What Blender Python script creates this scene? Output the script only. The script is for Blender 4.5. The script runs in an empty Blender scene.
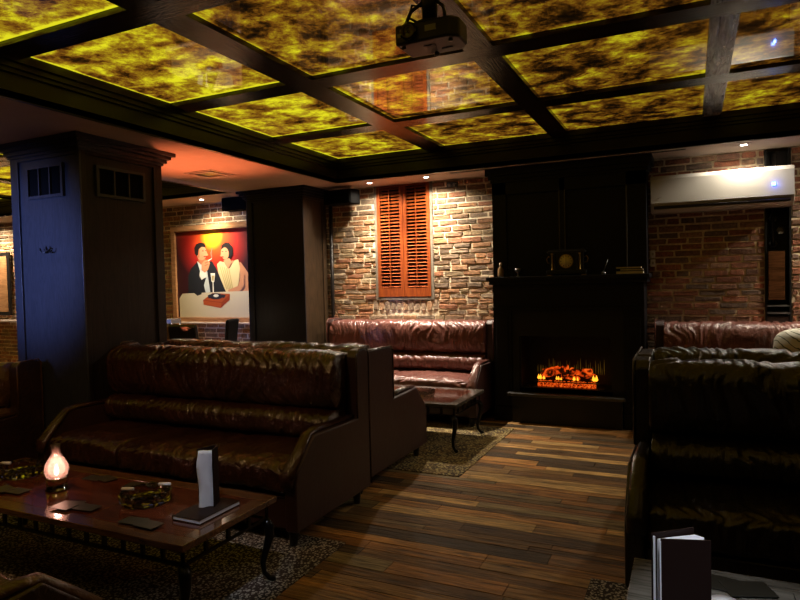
import bpy, bmesh, math, random
from mathutils import Vector, Matrix, noise
random.seed(7)
scene = bpy.context.scene
COL = scene.collection
PI = math.pi

# ------------------------------------------------------------------ materials
def new_mat(name):
    m = bpy.data.materials.new(name); m.use_nodes = True
    nt = m.node_tree; nt.nodes.clear()
    out = nt.nodes.new('ShaderNodeOutputMaterial')
    return m, nt, out
def N(nt, t, **kw):
    n = nt.nodes.new(t)
    for k, v in kw.items():
        if k in n.inputs: n.inputs[k].default_value = v
        else: setattr(n, k, v)
    return n
def L(nt, a, b): nt.links.new(a, b)
def rgba(c): return (c[0], c[1], c[2], 1.0)
def ramp(nt, src, stops):
    r = nt.nodes.new('ShaderNodeValToRGB')
    e = r.color_ramp.elements
    while len(e) < len(stops): e.new(0.5)
    for i, (p, c) in enumerate(stops):
        e[i].position = p; e[i].color = rgba(c)
    L(nt, src, r.inputs['Fac']); return r
def mapping(nt, scale=(1, 1, 1), coord='Object'):
    tc = nt.nodes.new('ShaderNodeTexCoord'); mp = nt.nodes.new('ShaderNodeMapping')
    mp.inputs['Scale'].default_value = scale
    L(nt, tc.outputs[coord], mp.inputs['Vector']); return mp.outputs['Vector']
def bump(nt, src, bsdf, strength=.3, dist=.01):
    b = nt.nodes.new('ShaderNodeBump'); b.inputs['Strength'].default_value = strength
    b.inputs['Distance'].default_value = dist
    L(nt, src, b.inputs['Height']); L(nt, b.outputs['Normal'], bsdf.inputs['Normal'])
def plain(name, col, rough=.5, metal=0., spec=.5, var=.0, vscale=8., bmp=0., emit=None, estr=0., coat=0.):
    m, nt, out = new_mat(name)
    b = N(nt, 'ShaderNodeBsdfPrincipled'); b.inputs['Roughness'].default_value = rough
    b.inputs['Metallic'].default_value = metal; b.inputs['Specular IOR Level'].default_value = spec
    b.inputs['Coat Weight'].default_value = coat; b.inputs['Coat Roughness'].default_value = .08
    v = mapping(nt); nz = N(nt, 'ShaderNodeTexNoise', Scale=vscale, Detail=5.0)
    L(nt, v, nz.inputs['Vector'])
    lo = tuple(max(0, c * (1 - var)) for c in col); hi = tuple(min(1, c * (1 + var)) for c in col)
    r = ramp(nt, nz.outputs['Fac'], [(.3, lo), (.7, hi)])
    L(nt, r.outputs['Color'], b.inputs['Base Color'])
    if bmp: bump(nt, nz.outputs['Fac'], b, bmp)
    if emit:
        b.inputs['Emission Color'].default_value = rgba(emit); b.inputs['Emission Strength'].default_value = estr
    L(nt, b.outputs[0], out.inputs[0]); return m
def leather(name, c0, c1, rough=.3, wr=.42):
    m, nt, out = new_mat(name)
    b = N(nt, 'ShaderNodeBsdfPrincipled'); b.inputs['Roughness'].default_value = rough
    b.inputs['Specular IOR Level'].default_value = .8
    v = mapping(nt)
    n1 = N(nt, 'ShaderNodeTexNoise', Scale=5.0, Detail=6.0, Roughness=.6); L(nt, v, n1.inputs['Vector'])
    r = ramp(nt, n1.outputs['Fac'], [(.3, c0), (.7, c1)]); L(nt, r.outputs['Color'], b.inputs['Base Color'])
    n2 = N(nt, 'ShaderNodeTexNoise', Scale=17.0, Detail=6.0, Distortion=1.2); L(nt, v, n2.inputs['Vector'])
    n3 = N(nt, 'ShaderNodeTexVoronoi', Scale=260.0); L(nt, v, n3.inputs['Vector'])
    v2 = mapping(nt, (1, .22, .22)); n4 = N(nt, 'ShaderNodeTexNoise', Scale=34.0, Detail=4.0, Roughness=.55, Distortion=.8); L(nt, v2, n4.inputs['Vector'])
    mx = N(nt, 'ShaderNodeMath', operation='MULTIPLY_ADD'); L(nt, n3.outputs['Distance'], mx.inputs[0]); mx.inputs[1].default_value = .03
    L(nt, n2.outputs['Fac'], mx.inputs[2])
    m2 = N(nt, 'ShaderNodeMath', operation='MULTIPLY_ADD'); L(nt, n4.outputs['Fac'], m2.inputs[0]); m2.inputs[1].default_value = .9
    L(nt, mx.outputs[0], m2.inputs[2])
    bump(nt, m2.outputs[0], b, wr, .026)
    rr = N(nt, 'ShaderNodeMapRange'); L(nt, n1.outputs['Fac'], rr.inputs['Value'])
    rr.inputs['To Min'].default_value = rough - .07; rr.inputs['To Max'].default_value = rough + .1
    L(nt, rr.outputs[0], b.inputs['Roughness'])
    L(nt, b.outputs[0], out.inputs[0]); return m
def wood(name, c0, c1, axis='X', scale=6., rough=.35, bmp=.15, spec=.5, coat=0., ringy=3.):
    m, nt, out = new_mat(name)
    b = N(nt, 'ShaderNodeBsdfPrincipled'); b.inputs['Roughness'].default_value = rough
    b.inputs['Specular IOR Level'].default_value = spec
    b.inputs['Coat Weight'].default_value = coat; b.inputs['Coat Roughness'].default_value = .06
    s = {'X': (.12, 1, 1), 'Y': (1, .12, 1), 'Z': (1, 1, .12)}[axis]
    v = mapping(nt, tuple(scale * q for q in s))
    n1 = N(nt, 'ShaderNodeTexNoise', Scale=1.6, Detail=4.0, Distortion=.6); L(nt, v, n1.inputs['Vector'])
    mu = N(nt, 'ShaderNodeMath', operation='MULTIPLY'); L(nt, n1.outputs['Fac'], mu.inputs[0]); mu.inputs[1].default_value = ringy * 6
    fr = N(nt, 'ShaderNodeMath', operation='PINGPONG'); L(nt, mu.outputs[0], fr.inputs[0]); fr.inputs[1].default_value = 1.0
    n2 = N(nt, 'ShaderNodeTexNoise', Scale=14.0, Detail=5.0); L(nt, v, n2.inputs['Vector'])
    ad = N(nt, 'ShaderNodeMath', operation='MULTIPLY_ADD'); L(nt, fr.outputs[0], ad.inputs[0]); ad.inputs[1].default_value = .4
    L(nt, n2.outputs['Fac'], ad.inputs[2])
    r = ramp(nt, ad.outputs[0], [(.35, c0), (.95, c1)]); L(nt, r.outputs['Color'], b.inputs['Base Color'])
    bump(nt, ad.outputs[0], b, bmp, .004)
    L(nt, b.outputs[0], out.inputs[0]); return m
def emitter(name, col, s):
    m, nt, out = new_mat(name)
    e = N(nt, 'ShaderNodeEmission'); e.inputs['Color'].default_value = rgba(col); e.inputs['Strength'].default_value = s
    L(nt, e.outputs[0], out.inputs[0]); return m
def attr_mat(name, rough, grain, gdir, gamt, bmp, bdist=.006, spec=.5, rvar=.1):
    """a surface whose pieces carry their own colour in the mesh attribute 'tone'"""
    m, nt, out = new_mat(name)
    b = N(nt, 'ShaderNodeBsdfPrincipled'); b.inputs['Specular IOR Level'].default_value = spec
    at = N(nt, 'ShaderNodeAttribute', attribute_name='tone')
    v = mapping(nt, gdir)
    n = N(nt, 'ShaderNodeTexNoise', Scale=grain, Detail=7.0, Roughness=.65, Distortion=.5); L(nt, v, n.inputs['Vector'])
    r = ramp(nt, n.outputs['Fac'], [(.28, (1 - gamt,) * 3), (.72, (1 + gamt * .5,) * 3)])
    mx = N(nt, 'ShaderNodeMix', data_type='RGBA', blend_type='MULTIPLY'); mx.inputs['Factor'].default_value = 1
    L(nt, at.outputs['Color'], mx.inputs['A']); L(nt, r.outputs['Color'], mx.inputs['B'])
    L(nt, mx.outputs['Result'], b.inputs['Base Color'])
    rr = N(nt, 'ShaderNodeMapRange'); L(nt, n.outputs['Fac'], rr.inputs['Value'])
    rr.inputs['To Min'].default_value = rough - rvar; rr.inputs['To Max'].default_value = rough + rvar
    L(nt, rr.outputs[0], b.inputs['Roughness'])
    bump(nt, n.outputs['Fac'], b, bmp, bdist)
    L(nt, b.outputs[0], out.inputs[0]); return m
def panel_mat(name, seed, lo, hi, s=1.0, edge=.6):
    """back-lit marbled stone panel: light comes through the yellow veins and leaks brighter at its LED edges"""
    m, nt, out = new_mat(name)
    b = N(nt, 'ShaderNodeBsdfPrincipled'); b.inputs['Roughness'].default_value = .04
    b.inputs['Specular IOR Level'].default_value = .5; b.inputs['Base Color'].default_value = (.012, .009, .003, 1)
    tc = nt.nodes.new('ShaderNodeTexCoord'); mp = nt.nodes.new('ShaderNodeMapping')
    L(nt, tc.outputs['Object'], mp.inputs['Vector']); mp.inputs['Location'].default_value = (seed * 3.1, seed * 1.7, seed)
    mp.inputs['Scale'].default_value = (1, 1.15, 1); mp.inputs['Rotation'].default_value = (0, 0, seed * .35)
    v = mp.outputs['Vector']
    n1 = N(nt, 'ShaderNodeTexNoise', Scale=4.2, Detail=10.0, Roughness=.6, Distortion=.35); L(nt, v, n1.inputs['Vector'])
    n2 = N(nt, 'ShaderNodeTexNoise', Scale=17.0, Detail=7.0, Roughness=.8, Distortion=.3); L(nt, v, n2.inputs['Vector'])
    ad = N(nt, 'ShaderNodeMath', operation='MULTIPLY_ADD'); L(nt, n2.outputs['Fac'], ad.inputs[0]); ad.inputs[1].default_value = .55
    L(nt, n1.outputs['Fac'], ad.inputs[2])
    # distance to the nearest edge from the panel's own UV
    sx = N(nt, 'ShaderNodeSeparateXYZ'); L(nt, tc.outputs['UV'], sx.inputs[0])
    def d(o):
        a = N(nt, 'ShaderNodeMath', operation='SUBTRACT'); L(nt, o, a.inputs[0]); a.inputs[1].default_value = .5
        c = N(nt, 'ShaderNodeMath', operation='ABSOLUTE'); L(nt, a.outputs[0], c.inputs[0]); return c.outputs[0]
    mxx = N(nt, 'ShaderNodeMath', operation='MAXIMUM'); L(nt, d(sx.outputs['X']), mxx.inputs[0]); L(nt, d(sx.outputs['Y']), mxx.inputs[1])
    er = N(nt, 'ShaderNodeMapRange', interpolation_type='SMOOTHSTEP'); L(nt, mxx.outputs[0], er.inputs['Value'])
    er.inputs['From Min'].default_value = .465; er.inputs['From Max'].default_value = .505
    er.inputs['To Max'].default_value = edge * .42
    a2 = N(nt, 'ShaderNodeMath', operation='ADD'); L(nt, ad.outputs[0], a2.inputs[0]); L(nt, er.outputs[0], a2.inputs[1])
    k = (hi - lo)
    r = ramp(nt, a2.outputs[0], [(.0, (0, 0, 0)), (1, (1, 1, 1))])
    mr = N(nt, 'ShaderNodeMapRange'); L(nt, a2.outputs[0], mr.inputs['Value'])
    mr.inputs['From Min'].default_value = lo; mr.inputs['From Max'].default_value = hi
    r = ramp(nt, mr.outputs[0], [(0, (.004, .002, .0006)), (.2, (.022, .008, .001)), (.42, (.13, .048, .004)), (.66, (.27, .17, .006)), (1, (.60, .56, .012))])
    L(nt, r.outputs['Color'], b.inputs['Emission Color']); b.inputs['Emission Strength'].default_value = s
    n3 = N(nt, 'ShaderNodeTexNoise', Scale=2.0, Detail=2.0); L(nt, v, n3.inputs['Vector'])
    bump(nt, n3.outputs['Fac'], b, .03, .01)
    L(nt, b.outputs[0], out.inputs[0]); return m

M = {}
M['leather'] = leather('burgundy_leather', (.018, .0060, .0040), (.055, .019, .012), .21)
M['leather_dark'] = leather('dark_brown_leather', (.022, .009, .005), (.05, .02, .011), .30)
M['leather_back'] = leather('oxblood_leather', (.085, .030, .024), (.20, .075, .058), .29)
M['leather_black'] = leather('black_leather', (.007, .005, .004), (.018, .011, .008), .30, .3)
M['side'] = leather('smooth_side_leather', (.022, .0045, .0035), (.036, .007, .005), .5, .08)
M['tan'] = leather('tan_leather', (.05, .022, .008), (.15, .07, .024), .27)
M['dwood'] = wood('black_stained_wood', (.004, .0035, .0035), (.013, .011, .010), 'Z', 7, .38, .2)
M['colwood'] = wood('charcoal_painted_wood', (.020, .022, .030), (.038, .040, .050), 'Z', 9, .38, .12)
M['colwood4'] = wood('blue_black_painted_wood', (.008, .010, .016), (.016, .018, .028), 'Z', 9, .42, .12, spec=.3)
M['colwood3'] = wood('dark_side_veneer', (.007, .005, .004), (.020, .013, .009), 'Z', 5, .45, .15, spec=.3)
M['colwood2'] = wood('dark_walnut_veneer', (.018, .010, .005), (.055, .033, .016), 'Z', 5, .42, .15)
M['beam'] = wood('black_lacquered_beam', (.005, .003, .002), (.016, .009, .006), 'X', 8, .22, .3)
M['beamY'] = wood('black_lacquered_lit_grain', (.003, .003, .003), (.26, .25, .24), 'Y', 6, .24, 1.0, ringy=1.3)  # silver grain: light on the right beam put into its colour
M['fascia'] = wood('espresso_fascia', (.005, .0035, .003), (.012, .008, .005), 'X', 5, .3, .1, spec=.25)
M['breast'] = plain('matt_black_panelling', (.007, .0075, .011), .5, spec=.25, var=.2)
M['tabletop'] = wood('mahogany_top', (.035, .008, .004), (.12, .030, .012), 'X', 5, .13, .05, coat=.5)
M['tableborder'] = wood('walnut_border', (.045, .018, .007), (.14, .06, .024), 'X', 6, .14, .05, coat=.5)
M['greytop'] = wood('grey_oak_top', (.06, .055, .045), (.16, .15, .13), 'X', 6, .16, .06, coat=.4)
M['greyedge'] = wood('dark_oak_edge', (.04, .035, .028), (.09, .08, .065), 'X', 6, .2, .06, coat=.4)
M['iron'] = plain('black_iron', (.012, .012, .012), .3, .6, var=.2)
M['plaster'] = plain('cream_plaster', (.42, .33, .27), .75, var=.04, bmp=.05)
M['dark_wall'] = plain('dark_brown_paint', (.035, .025, .02), .7, var=.1)
M['mortar'] = plain('lime_mortar', (.70, .60, .42), .9, var=.25, vscale=30, bmp=.8)
M['brick'] = attr_mat('old_brick', .8, 45, (1, 1, 1), .75, 1.0, .012, rvar=.05)
M['floor'] = attr_mat('reclaimed_planks', .46, 7, (.6, 6, 1), 1.0, 1.0, .016, spec=.24, rvar=.12)
M['shutter'] = wood('orange_stained_shutter', (.15, .026, .007), (.27, .060, .010), 'Z', 8, .65, .08, spec=.1)
M['winframe'] = wood('weathered_frame', (.10, .085, .06), (.20, .17, .13), 'Z', 8, .6, .3)
M['gilt'] = wood('brown_gilt_frame', (.22, .10, .04), (.42, .22, .10), 'X', 5, .3, .2)
M['white_plastic'] = plain('white_plastic', (.44, .42, .38), .26, var=.02)
M['black_plastic'] = plain('black_plastic', (.012, .012, .013), .35)
M['proj'] = plain('projector_casing', (.018, .017, .017), .42, var=.1)
M['grey_metal'] = plain('grey_metal', (.22, .22, .22), .35, .7)
M['chrome'] = plain('chrome', (.6, .6, .6), .12, 1.)
M['brass'] = plain('aged_brass', (.45, .30, .10), .3, 1.)
M['dial'] = plain('cream_dial', (.8, .68, .40), .5)
M['paper'] = plain('white_paper', (.72, .73, .80), .7, var=.05)
M['cream'] = plain('cream_card', (.7, .6, .42), .6, var=.05)
M['cover'] = plain('menu_cover', (.014, .006, .005), .55, spec=.15)
M['card'] = plain('dark_olive_card', (.032, .028, .016), .38, var=.15)
M['card2'] = plain('black_card', (.012, .012, .010), .45, var=.15)
M['black'] = plain('soot_black', (.004, .004, .004), .5)
M['glassblack'] = plain('black_glass', (.004, .004, .004), .06)
M['hearth'] = plain('grey_hearth_metal', (.10, .10, .10), .35, .6)
M['speaker_cloth'] = plain('speaker_cloth', (.004, .004, .004), .9, spec=.04)
M['amber'] = plain('amber_bottle', (.25, .16, .08), .2)
M['tanwood'] = wood('tan_chair_wood', (.35, .2, .1), (.5, .32, .18), 'Z', 8, .4)
M['bulb'] = emitter('downlight_lens', (1, .90, .78), 30)
M['led'] = emitter('blue_led', (.10, .22, 1.0), 9)
M['ledw'] = emitter('white_led', (.45, .6, 1.0), 14)
M['flame'] = emitter('lamp_flame', (1, .66, .48), 8)
M['ember2'] = emitter('yellow_flame', (1, .36, .02), 2.2)
M['streak'] = emitter('dim_flame', (.42, .20, .02), .12)

def glass_mat():
    m, nt, out = new_mat('clear_cut_glass')
    b = N(nt, 'ShaderNodeBsdfPrincipled'); b.inputs['Roughness'].default_value = .03
    b.inputs['Base Color'].default_value = (.5, .5, .48, 1); b.inputs['Transmission Weight'].default_value = 1.0
    L(nt, b.outputs[0], out.inputs[0]); return m
M['glass'] = glass_mat()
def globe_mat():
    m, nt, out = new_mat('pink_lamp_glass')
    t = N(nt, 'ShaderNodeBsdfTransparent'); t.inputs['Color'].default_value = (1, .86, .82, 1)
    tr = N(nt, 'ShaderNodeBsdfTranslucent'); tr.inputs['Color'].default_value = (1, .70, .62, 1)
    g = N(nt, 'ShaderNodeBsdfGlossy'); g.inputs['Roughness'].default_value = .08
    a = N(nt, 'ShaderNodeMixShader'); a.inputs[0].default_value = .22
    L(nt, t.outputs[0], a.inputs[1]); L(nt, tr.outputs[0], a.inputs[2])
    lw = N(nt, 'ShaderNodeLayerWeight', Blend=.25)
    b = N(nt, 'ShaderNodeMixShader'); L(nt, lw.outputs['Fresnel'], b.inputs[0]); L(nt, a.outputs[0], b.inputs[1]); L(nt, g.outputs[0], b.inputs[2])
    L(nt, b.outputs[0], out.inputs[0]); return m
M['globe'] = globe_mat()
def ember_mat(name, scale, lo, hi, s):
    m, nt, out = new_mat(name)
    v = mapping(nt); n = N(nt, 'ShaderNodeTexNoise', Scale=scale, Detail=4.0, Distortion=1.0); L(nt, v, n.inputs['Vector'])
    r = ramp(nt, n.outputs['Fac'], [(lo, (.01, .001, 0)), ((lo + hi) / 2, (.8, .06, .004)), (hi, (1, .22, .02))])
    b = N(nt, 'ShaderNodeBsdfPrincipled'); b.inputs['Base Color'].default_value = (.02, .012, .01, 1); b.inputs['Roughness'].default_value = .8
    L(nt, r.outputs['Color'], b.inputs['Emission Color']); b.inputs['Emission Strength'].default_value = s
    L(nt, b.outputs[0], out.inputs[0]); return m
M['ember'] = ember_mat('glowing_ember_bed', 60, .40, .66, 1.0)
M['log'] = ember_mat('glowing_log', 15, .44, .74, 1.0)
def rug_mat(name, base, fleck, dark, sc):
    m, nt, out = new_mat(name)
    b = N(nt, 'ShaderNodeBsdfPrincipled'); b.inputs['Roughness'].default_value = .95
    v = mapping(nt)
    n = N(nt, 'ShaderNodeTexNoise', Scale=3.0, Detail=3.0, Distortion=2.2); L(nt, v, n.inputs['Vector'])
    w = N(nt, 'ShaderNodeTexVoronoi', Scale=sc, feature='F1', Randomness=.9); L(nt, v, w.inputs['Vector'])
    w2 = N(nt, 'ShaderNodeTexNoise', Scale=sc * 1.3, Detail=2.0, Distortion=2.0); L(nt, v, w2.inputs['Vector'])
    r1 = ramp(nt, n.outputs['Fac'], [(.42, dark), (.52, base)])
    f1 = ramp(nt, w.outputs['Distance'], [(.35, (1, 1, 1)), (.5, (0, 0, 0))])
    f2 = ramp(nt, w2.outputs['Fac'], [(.40, (0, 0, 0)), (.50, (.8, .8, .8))])
    mu = N(nt, 'ShaderNodeMath', operation='MULTIPLY'); L(nt, f1.outputs['Color'], mu.inputs[0]); L(nt, f2.outputs['Color'], mu.inputs[1])
    mx = N(nt, 'ShaderNodeMix', data_type='RGBA'); L(nt, mu.outputs[0], mx.inputs['Factor']); L(nt, r1.outputs['Color'], mx.inputs['A']); mx.inputs['B'].default_value = rgba(fleck)
    L(nt, mx.outputs['Result'], b.inputs['Base Color']); bump(nt, w2.outputs['Fac'], b, .4, .004)
    L(nt, b.outputs[0], out.inputs[0]); return m
M['rug'] = rug_mat('dark_floral_rug', (.040, .022, .014), (.60, .56, .48), (.016, .012, .010), 62)
M['rug_gold'] = rug_mat('gold_floral_rug', (.14, .085, .025), (.55, .44, .17), (.05, .03, .012), 44)
def cushion_mat():
    m, nt, out = new_mat('white_printed_cotton')
    b = N(nt, 'ShaderNodeBsdfPrincipled'); b.inputs['Roughness'].default_value = .85
    v = mapping(nt, (1, 1, 1)); w = N(nt, 'ShaderNodeTexWave', Scale=9.0, Distortion=5.0, Detail=2.0, bands_direction='DIAGONAL'); L(nt, v, w.inputs['Vector'])
    r = ramp(nt, w.outputs['Fac'], [(.04, (.09, .12, .08)), (.12, (.66, .66, .58))]); L(nt, r.outputs['Color'], b.inputs['Base Color'])
    L(nt, b.outputs[0], out.inputs[0]); return m
M['cushion'] = cushion_mat()
def canvas_mat():
    m, nt, out = new_mat('painted_red_background')
    b = N(nt, 'ShaderNodeBsdfPrincipled'); b.inputs['Roughness'].default_value = .45
    tc = nt.nodes.new('ShaderNodeTexCoord'); mp = nt.nodes.new('ShaderNodeMapping')
    mp.inputs['Location'].default_value = (-.55, -.98, 0); mp.inputs['Scale'].default_value = (1, 1.05, 1)
    L(nt, tc.outputs['UV'], mp.inputs['Vector'])
    ln = N(nt, 'ShaderNodeVectorMath', operation='LENGTH'); L(nt, mp.outputs[0], ln.inputs[0])
    r = ramp(nt, ln.outputs['Value'], [(0, (1, .62, .02)), (.09, (.90, .34, .01)), (.18, (.60, .06, .01)), (.36, (.36, .013, .01)), (.58, (.035, .006, .01))])
    L(nt, r.outputs['Color'], b.inputs['Base Color']); L(nt, b.outputs[0], out.inputs[0]); return m
M['canvas'] = canvas_mat()
for k, c in dict(p_suit=(.012, .014, .018), p_shirt=(.5, .56, .52), p_skin=(.52, .24, .12), p_skin2=(.40, .13, .06), p_hair=(.012, .008, .008), p_dress=(.62, .52, .26), p_fold=(.40, .32, .12),
                 p_cloth=(.56, .50, .34), p_box=(.40, .075, .02), p_box2=(.26, .04, .012), p_ash=(.02, .02, .03), p_white=(.7, .7, .6), p_lip=(.45, .02, .02), p_smoke=(.35, .16, .12)).items():
    M[k] = plain('paint_' + k[2:], c, .45)

# ------------------------------------------------------------------ mesh builder
class MB:
    def __init__(s): s.v = []; s.f = []; s.mi = []; s.sm = []; s.uv = {}; s.tone = None
    def add(s, verts, faces, mi=0, smooth=False):
        o = len(s.v); s.v += [tuple(p) for p in verts]
        for f in faces: s.f.append([o + i for i in f]); s.mi.append(mi); s.sm.append(smooth)
        return s
    def box(s, x0, x1, y0, y1, z0, z1, mi=0, bev=0.):
        if bev:
            bm = bmesh.new(); bmesh.ops.create_cube(bm, size=1)
            for v in bm.verts: v.co = Vector(((x0 + x1) / 2 + v.co.x * (x1 - x0), (y0 + y1) / 2 + v.co.y * (y1 - y0), (z0 + z1) / 2 + v.co.z * (z1 - z0)))
            bmesh.ops.bevel(bm, geom=bm.edges[:], offset=bev, segments=2, affect='EDGES', profile=.5)
            return s.from_bm(bm, mi)
        V = [(x0, y0, z0), (x1, y0, z0), (x1, y1, z0), (x0, y1, z0), (x0, y0, z1), (x1, y0, z1), (x1, y1, z1), (x0, y1, z1)]
        return s.add(V, [(0, 3, 2, 1), (4, 5, 6, 7), (0, 1, 5, 4), (1, 2, 6, 5), (2, 3, 7, 6), (3, 0, 4, 7)], mi)
    def from_bm(s, bm, mi=0, smooth=False):
        bm.verts.ensure_lookup_table(); bm.verts.index_update()
        s.add([v.co.copy() for v in bm.verts], [[v.index for v in f.verts] for f in bm.faces], mi, smooth); bm.free(); return s
    def prism(s, pts, axis, a, b, mi=0, bev=0., smooth=False):
        """pts in the plane normal to axis ('x': (y,z); 'y': (x,z); 'z': (x,y)) extruded from a to b"""
        def P(p, t): return {'x': (t, p[0], p[1]), 'y': (p[0], t, p[1]), 'z': (p[0], p[1], t)}[axis]
        bm = bmesh.new(); n = len(pts)
        va = [bm.verts.new(P(p, a)) for p in pts]; vb = [bm.verts.new(P(p, b)) for p in pts]
        bm.faces.new(va); bm.faces.new(vb[::-1])
        for i in range(n): bm.faces.new((va[i], vb[i], vb[(i + 1) % n], va[(i + 1) % n]))
        bmesh.ops.recalc_face_normals(bm, faces=bm.faces[:])
        if bev: bmesh.ops.bevel(bm, geom=bm.edges[:], offset=bev, segments=3, affect='EDGES', profile=.5, clamp_overlap=True)
        return s.from_bm(bm, mi, smooth)
    def tube(s, pts, r, n=10, mi=0, cap=True, sx=1., sy=1.):
        pts = [Vector(p) for p in pts]; R = r if isinstance(r, (list, tuple)) else [r] * len(pts)
        rings = []; up = None
        for i, p in enumerate(pts):
            d = (pts[min(i + 1, len(pts) - 1)] - pts[max(i - 1, 0)]).normalized()
            if up is None: up = Vector((1, 0, 0)) if abs(d.x) < .9 else Vector((0, 0, 1))
            a = (up - d * up.dot(d)).normalized(); b = d.cross(a); up = a
            rings.append([p + a * math.cos(2 * PI * k / n) * R[i] * sx + b * math.sin(2 * PI * k / n) * R[i] * sy for k in range(n)])
        V = [q for rg in rings for q in rg]; F = []
        for i in range(len(pts) - 1):
            for k in range(n): F.append((i * n + k, i * n + (k + 1) % n, (i + 1) * n + (k + 1) % n, (i + 1) * n + k))
        if cap: F.append(list(range(n))[::-1]); F.append([(len(pts) - 1) * n + k for k in range(n)])
        return s.add(V, F, mi, True)
    def lathe(s, prof, c=(0, 0, 0), n=24, mi=0, smooth=True, facet=0.):
        V = []; F = []
        for (r, z) in prof:
            for k in range(n):
                rr = r * (1 + facet * (1 if k % 2 else -1)); a = 2 * PI * k / n
                V.append((c[0] + rr * math.cos(a), c[1] + rr * math.sin(a), c[2] + z))
        for i in range(len(prof) - 1):
            for k in range(n): F.append((i * n + k, i * n + (k + 1) % n, (i + 1) * n + (k + 1) % n, (i + 1) * n + k))
        F.append(list(range(n))[::-1]); F.append([(len(prof) - 1) * n + k for k in range(n)])
        return s.add(V, F, mi, smooth)
    def pad(s, c, h, ex=.22, ec=.55, nu=60, nv=40, wr=0., wf=(9, 1.2, 1.2), seed=0., sag=0., seams=(), seam_d=.02, mi=0, tilt=0.):
        """soft upholstered pad: superellipsoid long in x with half sizes h, wrinkled along its normal"""
        V = []; F = []
        def sp(a, e): return math.copysign(abs(a) ** e, a)
        for i in range(nu + 1):
            u = -PI / 2 + PI * i / nu
            X = sp(math.sin(u), ex); k = abs(math.cos(u)) ** ex
            # spread rows evenly along x
            X = -1 + 2 * i / nu; t = min(1, abs(X)); k = (1 - t ** (2 / ex)) ** (ex / 2) if t < 1 else 0.0
            for j in range(nv):
                a = 2 * PI * j / nv
                Y = sp(math.cos(a), ec) * k; Z = sp(math.sin(a), ec) * k
                p = Vector((X * h[0], Y * h[1], Z * h[2]))
                nrm = Vector((0, math.cos(a), math.sin(a)))
                wob = noise.noise(Vector((p.x * 3 + seed, a * .9, seed))) * 2.6
                q = Vector((p.x * wf[0] + seed + wob, p.y * wf[1] * 3 + seed, p.z * wf[2] * 3))
                w = noise.noise(q) + .5 * noise.noise(q * 2.3 + Vector((5, 1, seed)))
                w = (1 - abs(w) * 2.2) * .6 + .5 * noise.noise(Vector((p.x * 2.5, a, seed)))
                d = wr * w * k
                for sm in seams:
                    d -= seam_d * math.exp(-((p.x - sm) / .018) ** 2)
                p = p + nrm * d
                p.z -= sag * (1 - (p.x / h[0]) ** 2) * k
                if tilt: p = Vector((p.x, p.y * math.cos(tilt) - p.z * math.sin(tilt), p.y * math.sin(tilt) + p.z * math.cos(tilt)))
                V.append(p + Vector(c))
        for i in range(nu):
            for j in range(nv): F.append((i * nv + j, (i + 1) * nv + j, (i + 1) * nv + (j + 1) % nv, i * nv + (j + 1) % nv))
        return s.add(V, F, mi, True)
    def build(s, name, mats, parent=None, loc=None, rz=0.):
        me = bpy.data.meshes.new(name); me.from_pydata([tuple(v) for v in s.v], [], s.f)
        for m in (mats if isinstance(mats, (list, tuple)) else [mats]): me.materials.append(M[m] if isinstance(m, str) else m)
        me.polygons.foreach_set('material_index', s.mi); me.polygons.foreach_set('use_smooth', s.sm)
        if s.tone:
            at = me.color_attributes.new('tone', 'FLOAT_COLOR', 'CORNER')
            d = []
            for f, t in zip(s.f, s.tone): d += list(rgba(t)) * len(f)
            at.data.foreach_set('color', d)
        me.update()
        o = bpy.data.objects.new(name, me); COL.objects.link(o)
        if parent: o.parent = parent
        if loc: o.location = loc
        if rz: o.rotation_euler = (0, 0, rz)
        return o
def tag(o, label, cat, group=None, kind=None):
    o['label'] = label; o['category'] = cat
    if group: o['group'] = group
    if kind: o['kind'] = kind
    return o
def thing(name, label, cat, loc=(0, 0, 0), rz=0., group=None):
    o = bpy.data.objects.new(name, None); COL.objects.link(o); o.empty_display_size = .1
    o.location = loc; o.rotation_euler = (0, 0, rz); return tag(o, label, cat, group)
def struct(mb, name, mats, parent=None):
    o = mb.build(name, mats, parent); o['kind'] = 'structure'; return o

# ------------------------------------------------------------------ dimensions (metres, camera at x=0 y=0)
ZC, YW = 2.50, 6.40          # plaster ceiling, back wall
XL, XR, YF = -11.2, 2.7, -2.4
ZP = 2.745                   # lit panels
TX0, TX1, TY0, TY1 = -3.50, 1.42, -.25, 5.88   # main ceiling tray
SX0, SX1, SY0, SY1 = -10.1, -4.94, .75, 5.79   # side tray

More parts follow.
